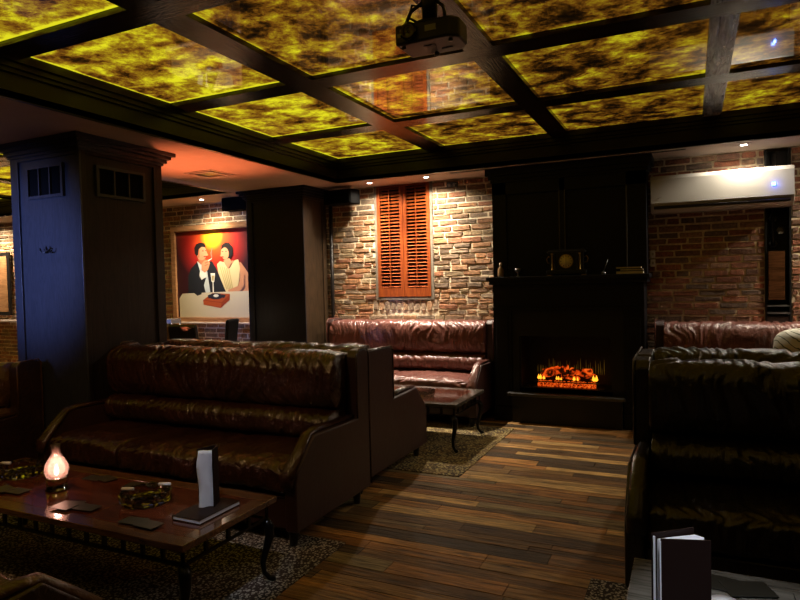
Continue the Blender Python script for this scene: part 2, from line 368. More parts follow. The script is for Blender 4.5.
# ------------------------------------------------------------------ floor of individual planks
mb = MB(); tone = []
mb.box(XL, XR, YF, YW + .1, -.06, -.006); tone += [(.01, .007, .005)] * 6
pal = [(.22, .115, .048), (.34, .185, .08), (.11, .060, .032), (.44, .26, .115), (.16, .105, .062), (.29, .13, .048), (.22, .155, .090), (.36, .17, .06), (.06, .038, .026), (.18, .09, .04), (.09, .055, .034)]
y = YF
while y < YW:
    w = random.choice([.055, .075, .09, .12]); x = XL - random.random()
    while x < XR:
        l = random.uniform(.45, 1.5)
        a, b = max(x, XL), min(x + l, XR)
        if b - a > .03:
            c = random.choice(pal); k = random.uniform(1.1, 2.1); z = random.uniform(-.0012, .0008); e = .0025
            y1 = min(y + w, YW + .05)
            V = [(a, y, -.008), (b, y, -.008), (b, y1, -.008), (a, y1, -.008), (a + .001, y + e * .5, z - .0015), (b - .001, y + e * .5, z - .0015), (b - .001, y1 - e * .5, z - .0015), (a + .001, y1 - e * .5, z - .0015),
                 (a + e, y + e, z), (b - e, y + e, z), (b - e, y1 - e, z), (a + e, y1 - e, z)]
            F = [(8, 9, 10, 11)] + [(4 + i, 4 + (i + 1) % 4, 8 + (i + 1) % 4, 8 + i) for i in range(4)] + [(i, (i + 1) % 4, 4 + (i + 1) % 4, 4 + i) for i in range(4)]
            mb.add(V, F); t = (c[0] * k, c[1] * k * 1.04, c[2] * k * .82); tone += [t] + [tuple(q * .6 for q in t)] * 8
        x += l
    y += w
mb.tone = tone; struct(mb, 'floor', 'floor')

# ------------------------------------------------------------------ back wall of laid bricks
WX0, WX1, WZ0 = -3.31, -2.585, 1.195      # window
NX0, NX1 = .60, .805                      # recess at the right
def brick_wall(name, x0, x1, z0, z1, rnd, holes, pal_fn):
    mb = MB(); tone = []
    def put(a, b, c, d, col):
        if b - a < .025 or d - c < .02: return
        j = lambda s: rnd.uniform(-s, s)
        k = .005; y0 = YW - rnd.uniform(.004, .015); ym = YW + .004
        P = [(a + k, c), (b - k, c), (b, c + k), (b, d - k), (b - k, d), (a + k, d), (a, d - k), (a, c + k)]
        P = [(p[0] + j(.0035), p[1] + j(.003)) for p in P]
        cx, cz = (a + b) / 2, (c + d) / 2
        V = [(p[0], ym, p[1]) for p in P] + [(p[0], y0 + .004, p[1]) for p in P]
        V += [(cx + (p[0] - cx) * (1 - .006 / (b - a) * 2), y0 + j(.0035), cz + (p[1] - cz) * (1 - .005 / (d - c) * 2)) for p in P]
        F = [tuple(range(16, 24))]
        for s_ in (0, 8):
            for i in range(8): F.append((s_ + i, s_ + (i + 1) % 8, s_ + 8 + (i + 1) % 8, s_ + 8 + i))
        mb.add(V, F); tone.extend([col] * len(F))
    z = z0; row = 0
    while z < z1:
        hgt = rnd.uniform(.042, .053); x = x0 - rnd.uniform(0, .2)
        top = min(z + hgt, z1)
        while x < x1:
            l = rnd.choice([.20, .21, .19, .10, .11, .16, .21]); a, b = max(x, x0), min(x + l, x1)
            segs = [(a, b)]
            for (hx0, hx1, hz0, hz1) in holes:
                if top > hz0 and z < hz1:
                    ns = []
                    for (p, q) in segs:
                        if q <= hx0 or p >= hx1: ns.append((p, q))
                        else:
                            if p < hx0: ns.append((p, hx0 - .004))
                            if q > hx1: ns.append((hx1 + .004, q))
                    segs = ns
            col = pal_fn((a + b) / 2, z, rnd)
            for (p, q) in segs: put(p, q, z + rnd.uniform(-.003, .003), top, col)
            x += l + rnd.uniform(.012, .020)
        z += hgt + rnd.uniform(.011, .017); row += 1
    x = WX0 - .04
    while x < WX1 + .04:      # upright bricks under the window
        put(x, x + .058, WZ0 - .120, WZ0 - .012, rnd.choice([(.36, .26, .17), (.28, .2, .13), (.4, .24, .13)])); x += .075
    mb.tone = tone; return mb
def pal_fn(x, z, r):
    P = [(.27, .15, .075), (.32, .165, .075), (.24, .15, .085), (.34, .17, .075), (.27, .19, .10), (.29, .125, .06), (.21, .15, .095), (.17, .115, .07)]
    if x > -.4: P = [(.26, .10, .055), (.32, .12, .065), (.22, .11, .07), (.27, .15, .09), (.18, .12, .09)]
    c = r.choice(P); k = r.uniform(.75, 1.2); return tuple(min(.8, q * k * 1.25) for q in c)
rnd = random.Random(3)
holes = [(WX0, WX1, WZ0, 9), (WX0 - .05, WX1 + .05, WZ0 - .14, WZ0), (NX0, NX1, .85, 9)]
wb = struct(brick_wall('wall_back', XL, XR, 0, ZC - .003, rnd, holes, pal_fn), 'wall_back', 'brick')
mb = MB(); mb.box(XL - .1, WX0, YW, YW + .25, 0, ZC + .4); mb.box(WX1, NX0, YW, YW + .25, 0, ZC + .4); mb.box(NX1, XR + .1, YW, YW + .25, 0, ZC + .4)
mb.box(WX0, WX1, YW, YW + .25, 0, WZ0); mb.box(NX0, NX1, YW, YW + .25, 0, .85); mb.box(NX0, NX1, YW + .2, YW + .25, .85, ZC + .4)
mb.box(WX0, WX1, YW + .2, YW + .25, WZ0, ZC + .4)
struct(mb, 'mortar', 'mortar', wb)
for n, b in (('wall_left', (XL - .12, XL, YF - .1, YW + .25)), ('wall_right', (XR, XR + .12, YF - .1, YW + .25)), ('wall_front', (XL, XR, YF - .12, YF))):
    struct(MB().box(*b, 0, ZC + .4), n, 'dark_wall')

# ------------------------------------------------------------------ ceiling with two trays
mb = MB(); zt = ZC + .04
xs = [XL, SX0, SX1, TX0, TX1, XR]
mb.box(XL, SX0, YF, YW, ZC, zt); mb.box(SX0, SX1, YF, SY0, ZC, zt); mb.box(SX0, SX1, SY1, YW, ZC, zt)
mb.box(SX1, TX0, YF, YW, ZC, zt); mb.box(TX0, TX1, YF, TY0, ZC, zt); mb.box(TX0, TX1, TY1, YW, ZC, zt); mb.box(TX1, XR, YF, YW, ZC, zt)
mb.box(XL, XR, YF, YW, ZC + .40, ZC + .46)
struct(mb, 'ceiling', 'plaster')
def tray(x0, x1, y0, y1, idx, bx, by, mat_y):
    # fascia boards with a stepped moulding at their top
    mb = MB(); t = .03
    for (a, b, c, d) in ((x0 - t, x0, y0 - t, y1 + t), (x1, x1 + t, y0 - t, y1 + t), (x0, x1, y1, y1 + t), (x0, x1, y0 - t, y0)):
        mb.box(a, b, c, d, ZC - .004, ZC + .30)
    for (o, za, zb) in ((.022, 2.640, 2.668), (.040, 2.664, 2.70), (.060, 2.696, 2.75)):
        mb.box(x0, x0 + o, y0, y1, za, zb); mb.box(x1 - o, x1, y0, y1, za, zb); mb.box(x0 + o, x1 - o, y1 - o, y1, za, zb); mb.box(x0 + o, x1 - o, y0, y0 + o, za, zb)
    fr = struct(mb, 'trim_%d' % idx, 'fascia')
    mb = MB()
    for (a, b) in by: mb.box(x0 + .06, x1 - .06, a, b, ZP - .028, ZP + .02)
    if mb.v: o = struct(mb, 'cross_beam', 'beam', fr)
    for (a, b) in bx:
        q = MB()
        ys = [y0 + .06] + [v for p in by for v in p] + [y1 - .06]
        for i in range(0, len(ys), 2): q.box(a, b, ys[i], ys[i + 1], ZP - .028, ZP + .02)
        struct(q, 'long_beam', 'beamY' if a > -.0 else mat_y, fr)
M['beam_long'] = wood('black_lacquered_beam_long', (.005, .003, .002), (.016, .009, .006), 'Y', 8, .22, .3)
BX = [(-2.41, -2.21), (-1.17, -1.0), (.10, .24)]
BY = [(.90, 1.07), (2.15, 2.32), (3.43, 3.61), (4.66, 4.84)]
tray(TX0, TX1, TY0, TY1, 1, BX, BY, 'beam_long')
SBX = [(-6.32, -6.14), (-7.6, -7.42), (-8.88, -8.7)]; SBY = [(2.3, 2.48), (4.02, 4.2)]
tray(SX0, SX1, SY0, SY1, 2, SBX, SBY, 'beam_long')
ordn = ['first', 'second', 'third', 'fourth', 'fifth']
def panels(x0, x1, y0, y1, bx, by, side, look):
    X = [x0 + .06] + [v for p in bx for v in p] + [x1 - .06]; Y = [y0 + .06] + [v for p in by for v in p] + [y1 - .06]
    nx, ny = len(X) // 2, len(Y) // 2; k = 0
    for j in range(ny):
        for i in range(nx):
            a, b, c, d = X[2 * i], X[2 * i + 1], Y[2 * j], Y[2 * j + 1]
            cx, cy = (a + b) / 2, (c + d) / 2; hx, hy = (b - a) / 2 - .001, (d - c) / 2 - .001
            me = bpy.data.meshes.new('ceiling_panel')
            V = [(sx * hx, sy * hy, z) for z in (0, .012) for sx, sy in ((-1, -1), (1, -1), (1, 1), (-1, 1))]
            F = [(3, 2, 1, 0), (4, 5, 6, 7), (0, 1, 5, 4), (1, 2, 6, 5), (2, 3, 7, 6), (3, 0, 4, 7)]
            me.from_pydata(V, [], F); uv = me.uv_layers.new(name='UVMap')
            for li, lp in enumerate(me.loops):
                v = V[lp.vertex_index]; uv.data[li].uv = ((v[0] / hx + 1) / 2, (v[1] / hy + 1) / 2)
            lo, hi, st, ed = look(i, ny - 1 - j)
            me.materials.append(panel_mat('lit_onyx', 1 + k * 1.37 + (7 if side else 0), lo, hi, st, ed)); k += 1
            o = bpy.data.objects.new('ceiling_panel', me); COL.objects.link(o); o.location = (cx, cy, ZP)
            if side: tag(o, 'lit amber stone panel of the left side ceiling, %s row from back wall, %s from its right edge' % (ordn[ny - 1 - j], ordn[nx - 1 - i]), 'ceiling panel', 'lit panels of the side ceiling')
            else: tag(o, 'glowing yellow marbled ceiling panel, %s row from the brick wall, %s column from left' % (ordn[ny - 1 - j], ordn[i]), 'ceiling panel', 'lit marbled panels of the main ceiling')
def look_main(i, r):
    if i == 0: return (.54, .93, 1.3, .6)
    base = [1.4, 1.2, .95, .95][i]; ed = [.7, .25, .08, .04][i]
    return (.62, 1.0, base, ed)
panels(TX0, TX1, TY0, TY1, BX, BY, 0, look_main)
panels(SX0, SX1, SY0, SY1, SBX, SBY, 1, lambda i, r: (.60, .95, 1.2, .1))

# ------------------------------------------------------------------ window with shutters
mb = MB(); fw = .032
mb.box(WX0, WX0 + fw, YW - .018, YW + .2, WZ0, ZC); mb.box(WX1 - fw, WX1, YW - .018, YW + .2, WZ0, ZC); mb.box(WX0 + fw, WX1 - fw, YW - .018, YW + .2, WZ0, WZ0 + fw)
win = struct(MB().box(WX0 + fw, WX1 - fw, YW + .12, YW + .13, WZ0 + fw, ZC), 'window_1', 'glassblack')
struct(mb, 'window_frame', 'winframe', win)
def shutter(x0, x1, label):
    t = thing('window_shutter', label, 'shutter', ((x0 + x1) / 2, YW, WZ0 + fw), 0, 'louvred shutters on the window')
    h = (x1 - x0) / 2 - .002; H = ZC - WZ0 - fw - .003; s = .042
    f = MB(); f.box(-h, -h + s, -.024, .012, 0, H, bev=.003); f.box(h - s, h, -.024, .012, 0, H, bev=.003); f.box(-h + s, h - s, -.022, .010, 0, .10); f.box(-h + s, h - s, -.022, .010, H - .02, H)
    f.build('shutter_frame', 'shutter', t)
    lv = MB(); n = 30; a = math.radians(38)
    for k in range(n):
        z = .10 + (H - .12) * (k + .5) / n; d = .019
        c, sn = math.cos(a) * d, math.sin(a) * d; th = .004
        lv.prism([(-c, z - sn), (c, z + sn), (c - th * .5, z + sn + th), (-c - th * .5, z - sn + th)], 'x', -h + s, h - s)
    lv.build('louvres', 'shutter', t)
    MB().box(-.006, .006, -.036, -.026, .13, H - .04, bev=.002).build('tilt_rod', 'shutter', t)
xm = (WX0 + WX1) / 2
shutter(WX0 + fw, xm, 'orange-brown louvred wooden shutter, left half of the brick wall window')
shutter(xm, WX1 - fw, 'orange-brown louvred wooden shutter, right half of the brick wall window')

# ------------------------------------------------------------------ clad columns
def column(x0, x1, y0, y1, label, front, right, grilles, hook):
    t = thing('clad_column', label, 'column', ((x0 + x1) / 2, (y0 + y1) / 2, 0), 0)
    cx, cy = (x0 + x1) / 2, (y0 + y1) / 2
    hx, hy = (x1 - x0) / 2, (y1 - y0) / 2
    MB().box(-hx + .016, hx - .017, -hy + .016, hy, 0, ZC).build('shaft', front, t); MB().box(hx - .017, hx - .0162, -hy + .017, hy, 0, ZC - .001).build('side_veneer', right, t)
    f = MB(); s = .085; zt = 2.37
    f.box(-hx, -hx + s, -hy, -hy + .016, 0, ZC - .01, bev=.002); f.box(hx - s * .25, hx, -hy, -hy + .016, 0, ZC - .01, bev=.002)
    f.box(-hx + s, hx - s * .25, -hy, -hy + .016, zt, ZC - .01); f.box(-hx + s, hx - s * .25, -hy, -hy + .016, 0, .18)
    f.build('front_frame', front, t)
    f = MB(); f.box(hx - .016, hx, -hy + .016, -hy + .05, 0, ZC - .01, bev=.002); f.box(hx - .016, hx, hy - s, hy, 0, ZC - .01, bev=.002)
    f.box(hx - .016, hx, -hy + .05, hy - s, zt, ZC - .01); f.box(hx - .016, hx, -hy + .05, hy - s, 0, .18)
    f.box(hx - .016, hx - .0155, -hy + .05, hy - s, .18, zt)
    f.build('side_frame', right, t)
    c = MB()
    for (o, za, zb) in ((.012, ZC - .105, ZC - .085), (.030, ZC - .085, ZC - .055), (.055, ZC - .055, ZC - .030), (.080, ZC - .030, ZC - .001)):
        c.box(-hx - o, hx + o, -hy - o, min(hy + o, YW - .03 - cy), za, zb)
    c.build('crown_moulding', front, t)
    for (kind, a, b, z0, z1) in grilles:
        g = MB(); w = .022
        if kind == 'front':
            P = lambda p, q, r, s_: (p - cx, q - cx, -hy - .006, -hy + .016, r, s_)
        else:
            P = lambda p, q, r, s_: (hx - .014, hx + .006, p - cy, q - cy, r, s_)
        g.box(*P(a, b, z0 - w, z0)); g.box(*P(a, b, z1, z1 + w)); g.box(*P(a - w, a, z0 - w, z1 + w)); g.box(*P(b, b + w, z0 - w, z1 + w))
        for k in (1, 2): m_ = a + (b - a) * k / 3; g.box(*P(m_ - .006, m_ + .006, z0, z1))
        gr = g.build('vent_grille', front, t)
        bk = MB()
        if kind == 'front': bk.box(a - cx, b - cx, -hy + .010, -hy + .0155, z0, z1)
        else: bk.box(hx - .015, hx - .010, a - cy, b - cy, z0, z1)
        bk.build('mesh_screen', 'speaker_cloth', gr)
    if hook:
        hxp, hz = hook; k = thing('coat_hook', hook_labels[len(hook_done)], 'coat hook', (hxp, y0 + .016, hz)); hook_done.append(1)
        MB().lathe([(.0, -.004), (.016, -.004), (.018, 0), (.012, .004), (.0, .006)], n=14).build('back_plate', 'iron', k).rotation_euler = (PI / 2, 0, 0)
        for sg in (-1, 1):
            MB().tube([(0, -.004, 0), (sg * .02, -.022, -.012), (sg * .045, -.03, -.014), (sg * .062, -.032, .0), (sg * .066, -.032, .016)], [.006, .006, .005, .005, .007], 8).build('prong', 'iron', k)
        MB().tube([(0, -.004, 0), (0, -.026, .006), (0, -.034, .03)], [.006, .006, .008], 8).build('prong', 'iron', k)
hook_done = []; hook_labels = ['black metal double coat hook on the blue-lit front of the left column', 'black metal double coat hook on the column between painting and window']
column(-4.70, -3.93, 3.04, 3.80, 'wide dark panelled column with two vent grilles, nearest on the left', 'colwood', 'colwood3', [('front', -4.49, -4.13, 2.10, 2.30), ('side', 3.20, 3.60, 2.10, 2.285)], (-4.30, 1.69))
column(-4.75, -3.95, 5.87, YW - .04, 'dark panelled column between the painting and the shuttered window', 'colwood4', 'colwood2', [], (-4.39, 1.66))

# ------------------------------------------------------------------ chimney breast, mantel, electric fire
bx0, bx1 = -1.80, -.36
t = thing('fireplace_surround', 'tall black panelled fireplace surround with mantel shelf against the brick wall', 'fireplace', ((bx0 + bx1) / 2, YW, 0))
cx = (bx0 + bx1) / 2
def R_(a, b): return a - cx, b - cx
g = MB(); g.box(*R_(bx0, bx1), -.33, -.032, 1.42, ZC - .005); g.build('overmantel', 'breast', t)
g = MB()
for (a, b) in ((bx0, bx0 + .14), (-1.135, -1.085), (-.53, bx1)): g.box(*R_(a, b), -.352, -.33, 1.42, 2.36)
g.box(*R_(bx0, bx1), -.352, -.33, 2.24, 2.38)
g.build('panel_stiles', 'breast', t)
for (a, b) in ((-1.142, -1.132), (-1.09, -1.08), (-.535, -.523)): MB().box(*R_(a, b), -.36, -.352, 1.42, 2.24, bev=.003).build('panel_bead', 'hearth', t)
g = MB()
for (o, za, zb) in ((.012, 2.36, 2.39), (.03, 2.39, 2.43), (.055, 2.43, 2.495)): g.box(bx0 - o - cx, bx1 + o - cx, -.352 - o, -.032, za, zb)
g.build('crown_moulding', 'breast', t)
g = MB()
for (o, za, zb) in ((.0, 1.30, 1.345), (.03, 1.345, 1.385), (.05, 1.385, 1.42)): g.box(bx0 - o + .02 - cx, bx1 + o - .02 - cx, -.46 - o, -.032, za, zb, bev=.004)
g.build('mantel_shelf', 'breast', t)
g = MB(); g.box(*R_(bx0 + .02, bx1 - .02), -.45, -.032, 1.10, 1.30); g.box(*R_(bx0 + .02, bx1 - .02), -.465, -.45, 1.09, 1.12); g.build('frieze', 'breast', t)
for a, b in ((bx0 + .02, -1.60), (-.56, bx1 - .02)):
    q = MB(); q.box(*R_(a, b), -.45, -.032, 0, 1.10); q.box(*R_(a + .03, b - .03), -.462, -.45, .2, 1.02, bev=.004); q.box(*R_(a - .0, b + .0), -.47, -.45, 0, .14); q.build('pilaster', 'breast', t)
g = MB(); g.box(*R_(-1.60, -.56), -.43, -.032, .84, 1.10); g.box(*R_(-1.60, -1.53), -.43, -.032, .28, .84); g.box(*R_(-.66, -.56), -.43, -.032, .28, .84); g.build('inner_surround', 'black', t)
g = MB(); g.box(*R_(-1.59, -.57), -.50, -.032, 0, .265); g.build('plinth', 'black', t)
g = MB(); g.box(*R_(-1.63, -.545), -.545, -.47, .265, .293, bev=.004); g.box(*R_(-1.60, -.56), -.47, -.43, .265, .293); g.build('hearth_ledge', 'hearth', t)
t = thing('electric_fireplace', 'electric fire insert with glowing orange logs and flames', 'electric fire', (-1.095, YW, .328))
g = MB(); g.box(-.433, .433, -.09, -.05, 0, .54); g.box(-.433, -.42, -.41, -.09, 0, .54); g.box(.42, .433, -.41, -.09, 0, .54); g.box(-.42, .42, -.41, -.09, 0, .012); g.box(-.42, .42, -.41, -.09, .52, .54); g.build('firebox', 'black', t)
g = MB(); rr = random.Random(5)
g.box(-.275, .275, -.36, -.33, .015, .048); 
for k in range(60):
    x = rr.uniform(-.265, .265); g.lathe([(0, 0), (.014, .006), (.012, .02), (0, .028)], (x, rr.uniform(-.35, -.30), .043), 6, smooth=False)
g.build('ember_bed', 'ember', t)
MB().box(-.31, .31, -.375, -.362, .058, .068).build('grate_bar', 'black', t)
for (x0, z0, x1, z1, r) in ((-.26, .10, -.04, .165, .030), (-.24, .145, .0, .19, .024), (.26, .10, .04, .165, .030), (.22, .165, .03, .14, .026), (-.07, .11, .10, .09, .024)):
    g = MB(); n = 9; pts = [(x0 + (x1 - x0) * i / n + rr.uniform(-.004, .004), -.24 + rr.uniform(-.05, .05) * (i / n), z0 + (z1 - z0) * i / n + rr.uniform(-.005, .005)) for i in range(n + 1)]
    g.tube(pts, [r * rr.uniform(.8, 1.15) for _ in pts], 9); g.build('log', 'log', t)
for (x, h, w) in ((-.24, .05, .04), (-.08, .045, .028), (.085, .04, .025), (.235, .055, .042)):
    g = MB()
    for q in range(4):
        xx = x + rr.uniform(-w, w); hh = h * rr.uniform(.5, 1.1)
        g.lathe([(.001, 0), (w * .35, hh * .2), (w * .28, hh * .5), (w * .1, hh * .85), (.001, hh)], (xx, -.31, .075), 8)
    g.build('flame', 'ember2', t)
g = MB()
for k in range(30):
    x = -.33 + .66 * k / 29 + rr.uniform(-.008, .008); h = .07 + .09 * rr.random(); w = rr.uniform(.003, .007)
    g.lathe([(.001, 0), (w, h * .3), (w * .8, h * .6), (.0008, h)], (x, -.11, .11), 5)
g.build('flame', 'streak', t)
for x in (-.36, .36): MB().lathe([(0, 0), (.012, 0), (.014, .006), (.006, .012), (0, .012)], (x, -.395, .012), 12).build('knob', 'iron', t)

# mantel objects
Zm = 1.421
t = thing('mantel_clock', 'black mantel clock with round cream dial and side columns', 'clock', (-1.07, 6.05, Zm))
g = MB(); g.box(-.185, .185, -.07, .07, .012, .05, bev=.004); g.box(-.155, .155, -.055, .055, .05, .215); g.box(-.178, .178, -.068, .068, .215, .235, bev=.004); g.box(-.165, .165, -.06, .06, .235, .247, bev=.003); g.build('case', 'black_plastic', t)
g = MB(); g.lathe([(0, 0), (.062, 0), (.062, .006), (0, .008)], n=32); o = g.build('dial', 'dial', t); o.location = (0, -.055, .135); o.rotation_euler = (PI / 2, 0, 0)
g = MB(); n = 32
g.tube([(.064 * math.cos(2 * PI * k / n), .064 * math.sin(2 * PI * k / n), .006) for k in range(n + 1)], .004, 6, cap=False); b_ = g.build('bezel', 'brass', o)
g = MB()
for k in range(12):
    a = 2 * PI * k / 12; c, s = math.cos(a), math.sin(a)
    g.add([(c * .042 - s * .002, s * .042 + c * .002, .0085), (c * .042 + s * .002, s * .042 - c * .002, .0085), (c * .055 + s * .003, s * .055 - c * .003, .0085), (c * .055 - s * .003, s * .055 + c * .003, .0085)], [(0, 1, 2, 3)])
g.build('numerals', 'black', o)
g = MB(); g.box(-.0015, .0015, -.01, .030, .0088, .0095); g.build('clock_hand', 'black', o)
g = MB(); g.box(-.0018, .0018, -.042, .008, .0096, .0102); g.build('clock_hand', 'black', o)
for x in (-.128, -.105, .105, .128):
    g = MB(); g.lathe([(.011, 0), (.011, .008), (.0075, .015), (.0075, .145), (.011, .152), (.011, .16)], (x, -.062, .052), 12); g.build('side_column', 'brass' if abs(x) > .12 else 'black_plastic', t)
for sg in (-1, 1):
    g = MB(); g.tube([(sg * .155, 0, .17), (sg * .178, 0, .185), (sg * .195, 0, .16), (sg * .185, 0, .125), (sg * .155, 0, .12)], .006, 8); g.build('handle', 'brass', t)
for x in (-.16, .16):
    MB().box(x - .02, x + .02, -.06, .06, 0, .012).build('foot', 'brass', t)
t = thing('bottle', 'small amber bottle at the left end of the mantel', 'bottle', (-1.72, 6.03, Zm)); MB().lathe([(0, 0), (.028, 0), (.03, .01), (.03, .075), (.012, .10), (.012, .115), (0, .115)], n=16).build('glass_body', 'amber', t); MB().lathe([(0, .115), (.015, .115), (.015, .14), (0, .14)], n=12).build('cap', 'cream', t)
t = thing('spectacle_ornament', 'small wire loop ornament on the mantel between bottle and goblet', 'ornament', (-1.645, 6.03, Zm)); MB().lathe([(0, 0), (.022, 0), (.018, .008), (0, .01)], n=14).build('base', 'iron', t); MB().tube([(.0, 0, .008), (-.012, 0, .05), (.0, 0, .085), (.025, 0, .09), (.04, 0, .07)], .003, 8).build('loop', 'iron', t)
t = thing('goblet', 'small metal goblet on the mantel left of the clock', 'goblet', (-1.545, 6.03, Zm)); MB().lathe([(0, 0), (.022, 0), (.006, .01), (.006, .04), (.028, .055), (.03, .08), (.026, .08), (.0, .06)], n=18).build('cup', 'grey_metal', t)
t = thing('pen_holder', 'small pen standing tilted in a round holder on the mantel', 'pen holder', (-.735, 6.03, Zm)); MB().lathe([(0, 0), (.022, 0), (.02, .02), (.008, .028), (0, .028)], n=14).build('base', 'grey_metal', t); MB().tube([(0, 0, .024), (.04, 0, .14)], [.004, .0025], 8).build('pen', 'grey_metal', t)
bl = ['lowest dark book of the stack at the right end of the mantel', 'thin middle book with pale page edges in the mantel stack', 'topmost pale-edged book of the stack at the right end of the mantel']
z = Zm
for i, (h, w, dx) in enumerate(((.028, .24, 0), (.018, .20, .015), (.020, .22, -.01))):
    t = thing('book', bl[i], 'book', (-.50 + dx, 6.03, z), 0, 'books stacked on the mantel')
    g = MB(); g.box(-w / 2, w / 2, -.075, .075, 0, .003); g.box(-w / 2, w / 2, -.075, .075, h - .003, h); g.box(-w / 2, -w / 2 + .003, -.075, .075, .003, h - .003); g.build('cover', 'cover', t)
    MB().box(-w / 2 + .004, w / 2 - .004, -.072, .072, .003, h - .003).build('pages', 'cream', t); z += h + .0005
for i, zz in enumerate((1.605, 1.52)):
    t = thing('wall_switch', ['upper', 'lower'][i] + ' white wall switch on the brick just right of the fireplace', 'switch', (-.325, YW - .012, zz), 0, 'white switches beside the fireplace')
    MB().box(-.022, .022, -.03, 0, -.035, .035, bev=.003).build('plate', 'paper', t); MB().box(-.008, .008, -.034, -.03, -.012, .012).build('rocker', 'white_plastic', t)

# ------------------------------------------------------------------ air conditioner
t = thing('air_conditioner', 'white wall-mounted air conditioner above the right sofa', 'air conditioner', (.235, YW, 1.972))
hw = .565
g = MB(); g.prism([(-.03, .0), (-.17, .0), (-.235, .035), (-.255, .09), (-.255, .305), (-.235, .338), (-.03, .338)], 'x', -hw, hw, bev=.008); g.build('housing', 'white_plastic', t)
g = MB(); g.prism([(-.257, .082), (-.263, .085), (-.263, .302), (-.244, .335), (-.238, .333), (-.257, .300)], 'x', -hw + .006, hw - .006); g.build('front_panel', 'white_plastic', t)
g = MB(); g.prism([(-.205, .014), (-.212, .012), (-.258, .052), (-.254, .060)], 'x', -hw + .03, hw - .03); g.build('air_slot', 'black', t)
g = MB(); g.prism([(-.216, .008), (-.222, .006), (-.250, .030), (-.246, .034)], 'x', -hw + .03, hw - .03); g.build('louvre', 'white_plastic', t)
g = MB(); g.box(.395, .425, -.2655, -.263, .17, .20); d = g.build('display', 'led', t)
g = MB(); g.box(.400, .407, -.267, -.2655, .178, .194); g.box(.413, .420, -.267, -.2655, .178, .194); g.build('digit', 'ledw', d)
g = MB()
for (a, b) in (((-.50, .125), (-.485, .139)), ((-.485, .139), (-.468, .143))): g.tube([(a[0], -.264, a[1]), (b[0], -.264, b[1])], .0025, 6)
g.build('badge', 'grey_metal', t)
ld = bpy.data.lights.new('ac_display_light', 'POINT'); ld.energy = .25; ld.color = (.1, .2, 1); ld.shadow_soft_size = .01
lo = bpy.data.objects.new('ac_display_light', ld); COL.objects.link(lo); lo.location = (.655, YW - .30, 2.15)

# recess at the right with pipe chase, wood board and hoses
t = thing('pipe_chase', 'narrow dark recessed chase with wooden board in the brick beside the air conditioner', 'wall recess', ((NX0 + NX1) / 2, YW, .86))
w = (NX1 - NX0) / 2 - .004
g = MB(); g.box(-w, w, .10, .12, 0, ZC - .87); g.box(-w, -w + .014, -.02, .10, 0, ZC - .87); g.box(w - .014, w, -.02, .10, 0, ZC - .87); g.build('backing', 'black', t)
g = MB(); g.box(-w + .02, w - .05, -.03, .0, .30, .73, bev=.004); g.build('wood_board', 'tableborder', t)
g = MB(); g.box(-w + .014, w - .014, -.03, .10, .175, .19); g.box(-w + .014, w - .014, -.03, .10, .24, .252); g.build('pale_ledge', 'grey_metal', t)
g = MB(); g.box(-w + .014, w - .014, .02, .10, .0, .15); g.build('lower_door', 'greyedge', t)
for (x, z) in ((-.03, .80), (.03, .92), (-.03, 1.03)): MB().lathe([(0, 0), (.032, 0), (.036, .012), (.02, .02), (0, .02)], n=6, smooth=False).build('pipe_fitting', 'grey_metal', t).matrix_local = Matrix.Translation((x, .085, z)) @ Matrix.Rotation(PI / 2, 4, 'X')
g = MB(); g.tube([(-.03, .06, .78), (-.035, .07, 1.0), (-.02, .05, 1.2), (-.03, .05, 1.6)], .018, 10); g.build('pipe', 'black_plastic', t)

# ------------------------------------------------------------------ painting
px0, px1, pz0, pz1 = -6.335, -4.98, .985, 2.135
t = thing('framed_painting', 'framed painting of a couple seated at a white table before a red glow', 'painting', ((px0 + px1) / 2, YW - .03, pz0))
W = px1 - px0; H = pz1 - pz0
g = MB(); fw2 = .078
for (o, y0, y1) in ((0., -.055, 0), (.02, -.07, -.055)):
    g.box(-W / 2 - fw2 + o, -W / 2 + o * .4, y0, y1, -fw2 + o, H + fw2 - o); g.box(W / 2 - o * .4, W / 2 + fw2 - o, y0, y1, -fw2 + o, H + fw2 - o)
    g.box(-W / 2 + o * .4, W / 2 - o * .4, y0, y1, -fw2 + o, -o * .4); g.box(-W / 2 + o * .4, W / 2 - o * .4, y0, y1, H + o * .4, H + fw2 - o)
g.build('frame', 'gilt', t)
MB().box(-W / 2 + .005, W / 2 - .01, -.12, -.0715, -fw2 - .006, -fw2 + .018, bev=.004).build('picture_ledge', 'plaster', t)
me = bpy.data.meshes.new('canvas'); me.from_pydata([(-W / 2, -.03, 0), (W / 2, -.03, 0), (W / 2, -.03, H), (-W / 2, -.03, H)], [], [(0, 1, 2, 3)])
uv = me.uv_layers.new(name='UVMap')
for i, c in enumerate(((0, 0), (1.2, 0), (1.2, 1), (0, 1))): uv.data[i].uv = c
me.materials.append(M['canvas']); cv = bpy.data.objects.new('canvas', me); COL.objects.link(cv); cv.parent = t
pm = ['p_suit', 'p_shirt', 'p_skin', 'p_skin2', 'p_hair', 'p_dress', 'p_fold', 'p_cloth', 'p_box', 'p_box2', 'p_ash', 'p_white', 'p_lip', 'p_smoke']
g = MB(); lay = [0]
def C2(p):
    if p[1] < 440: p = (p[0], 440 - (440 - p[1]) * .93)
    return (-W / 2 + (p[0] - 105) / 415 * 1.14, (575 - p[1]) / 483 * H)
def poly(pts, m):
    lay[0] += 1; y = -.0305 - lay[0] * .00025
    q = [C2(p) for p in pts]; g.add([(a, y, b) for a, b in q], [tuple(range(len(q)))], pm.index(m))
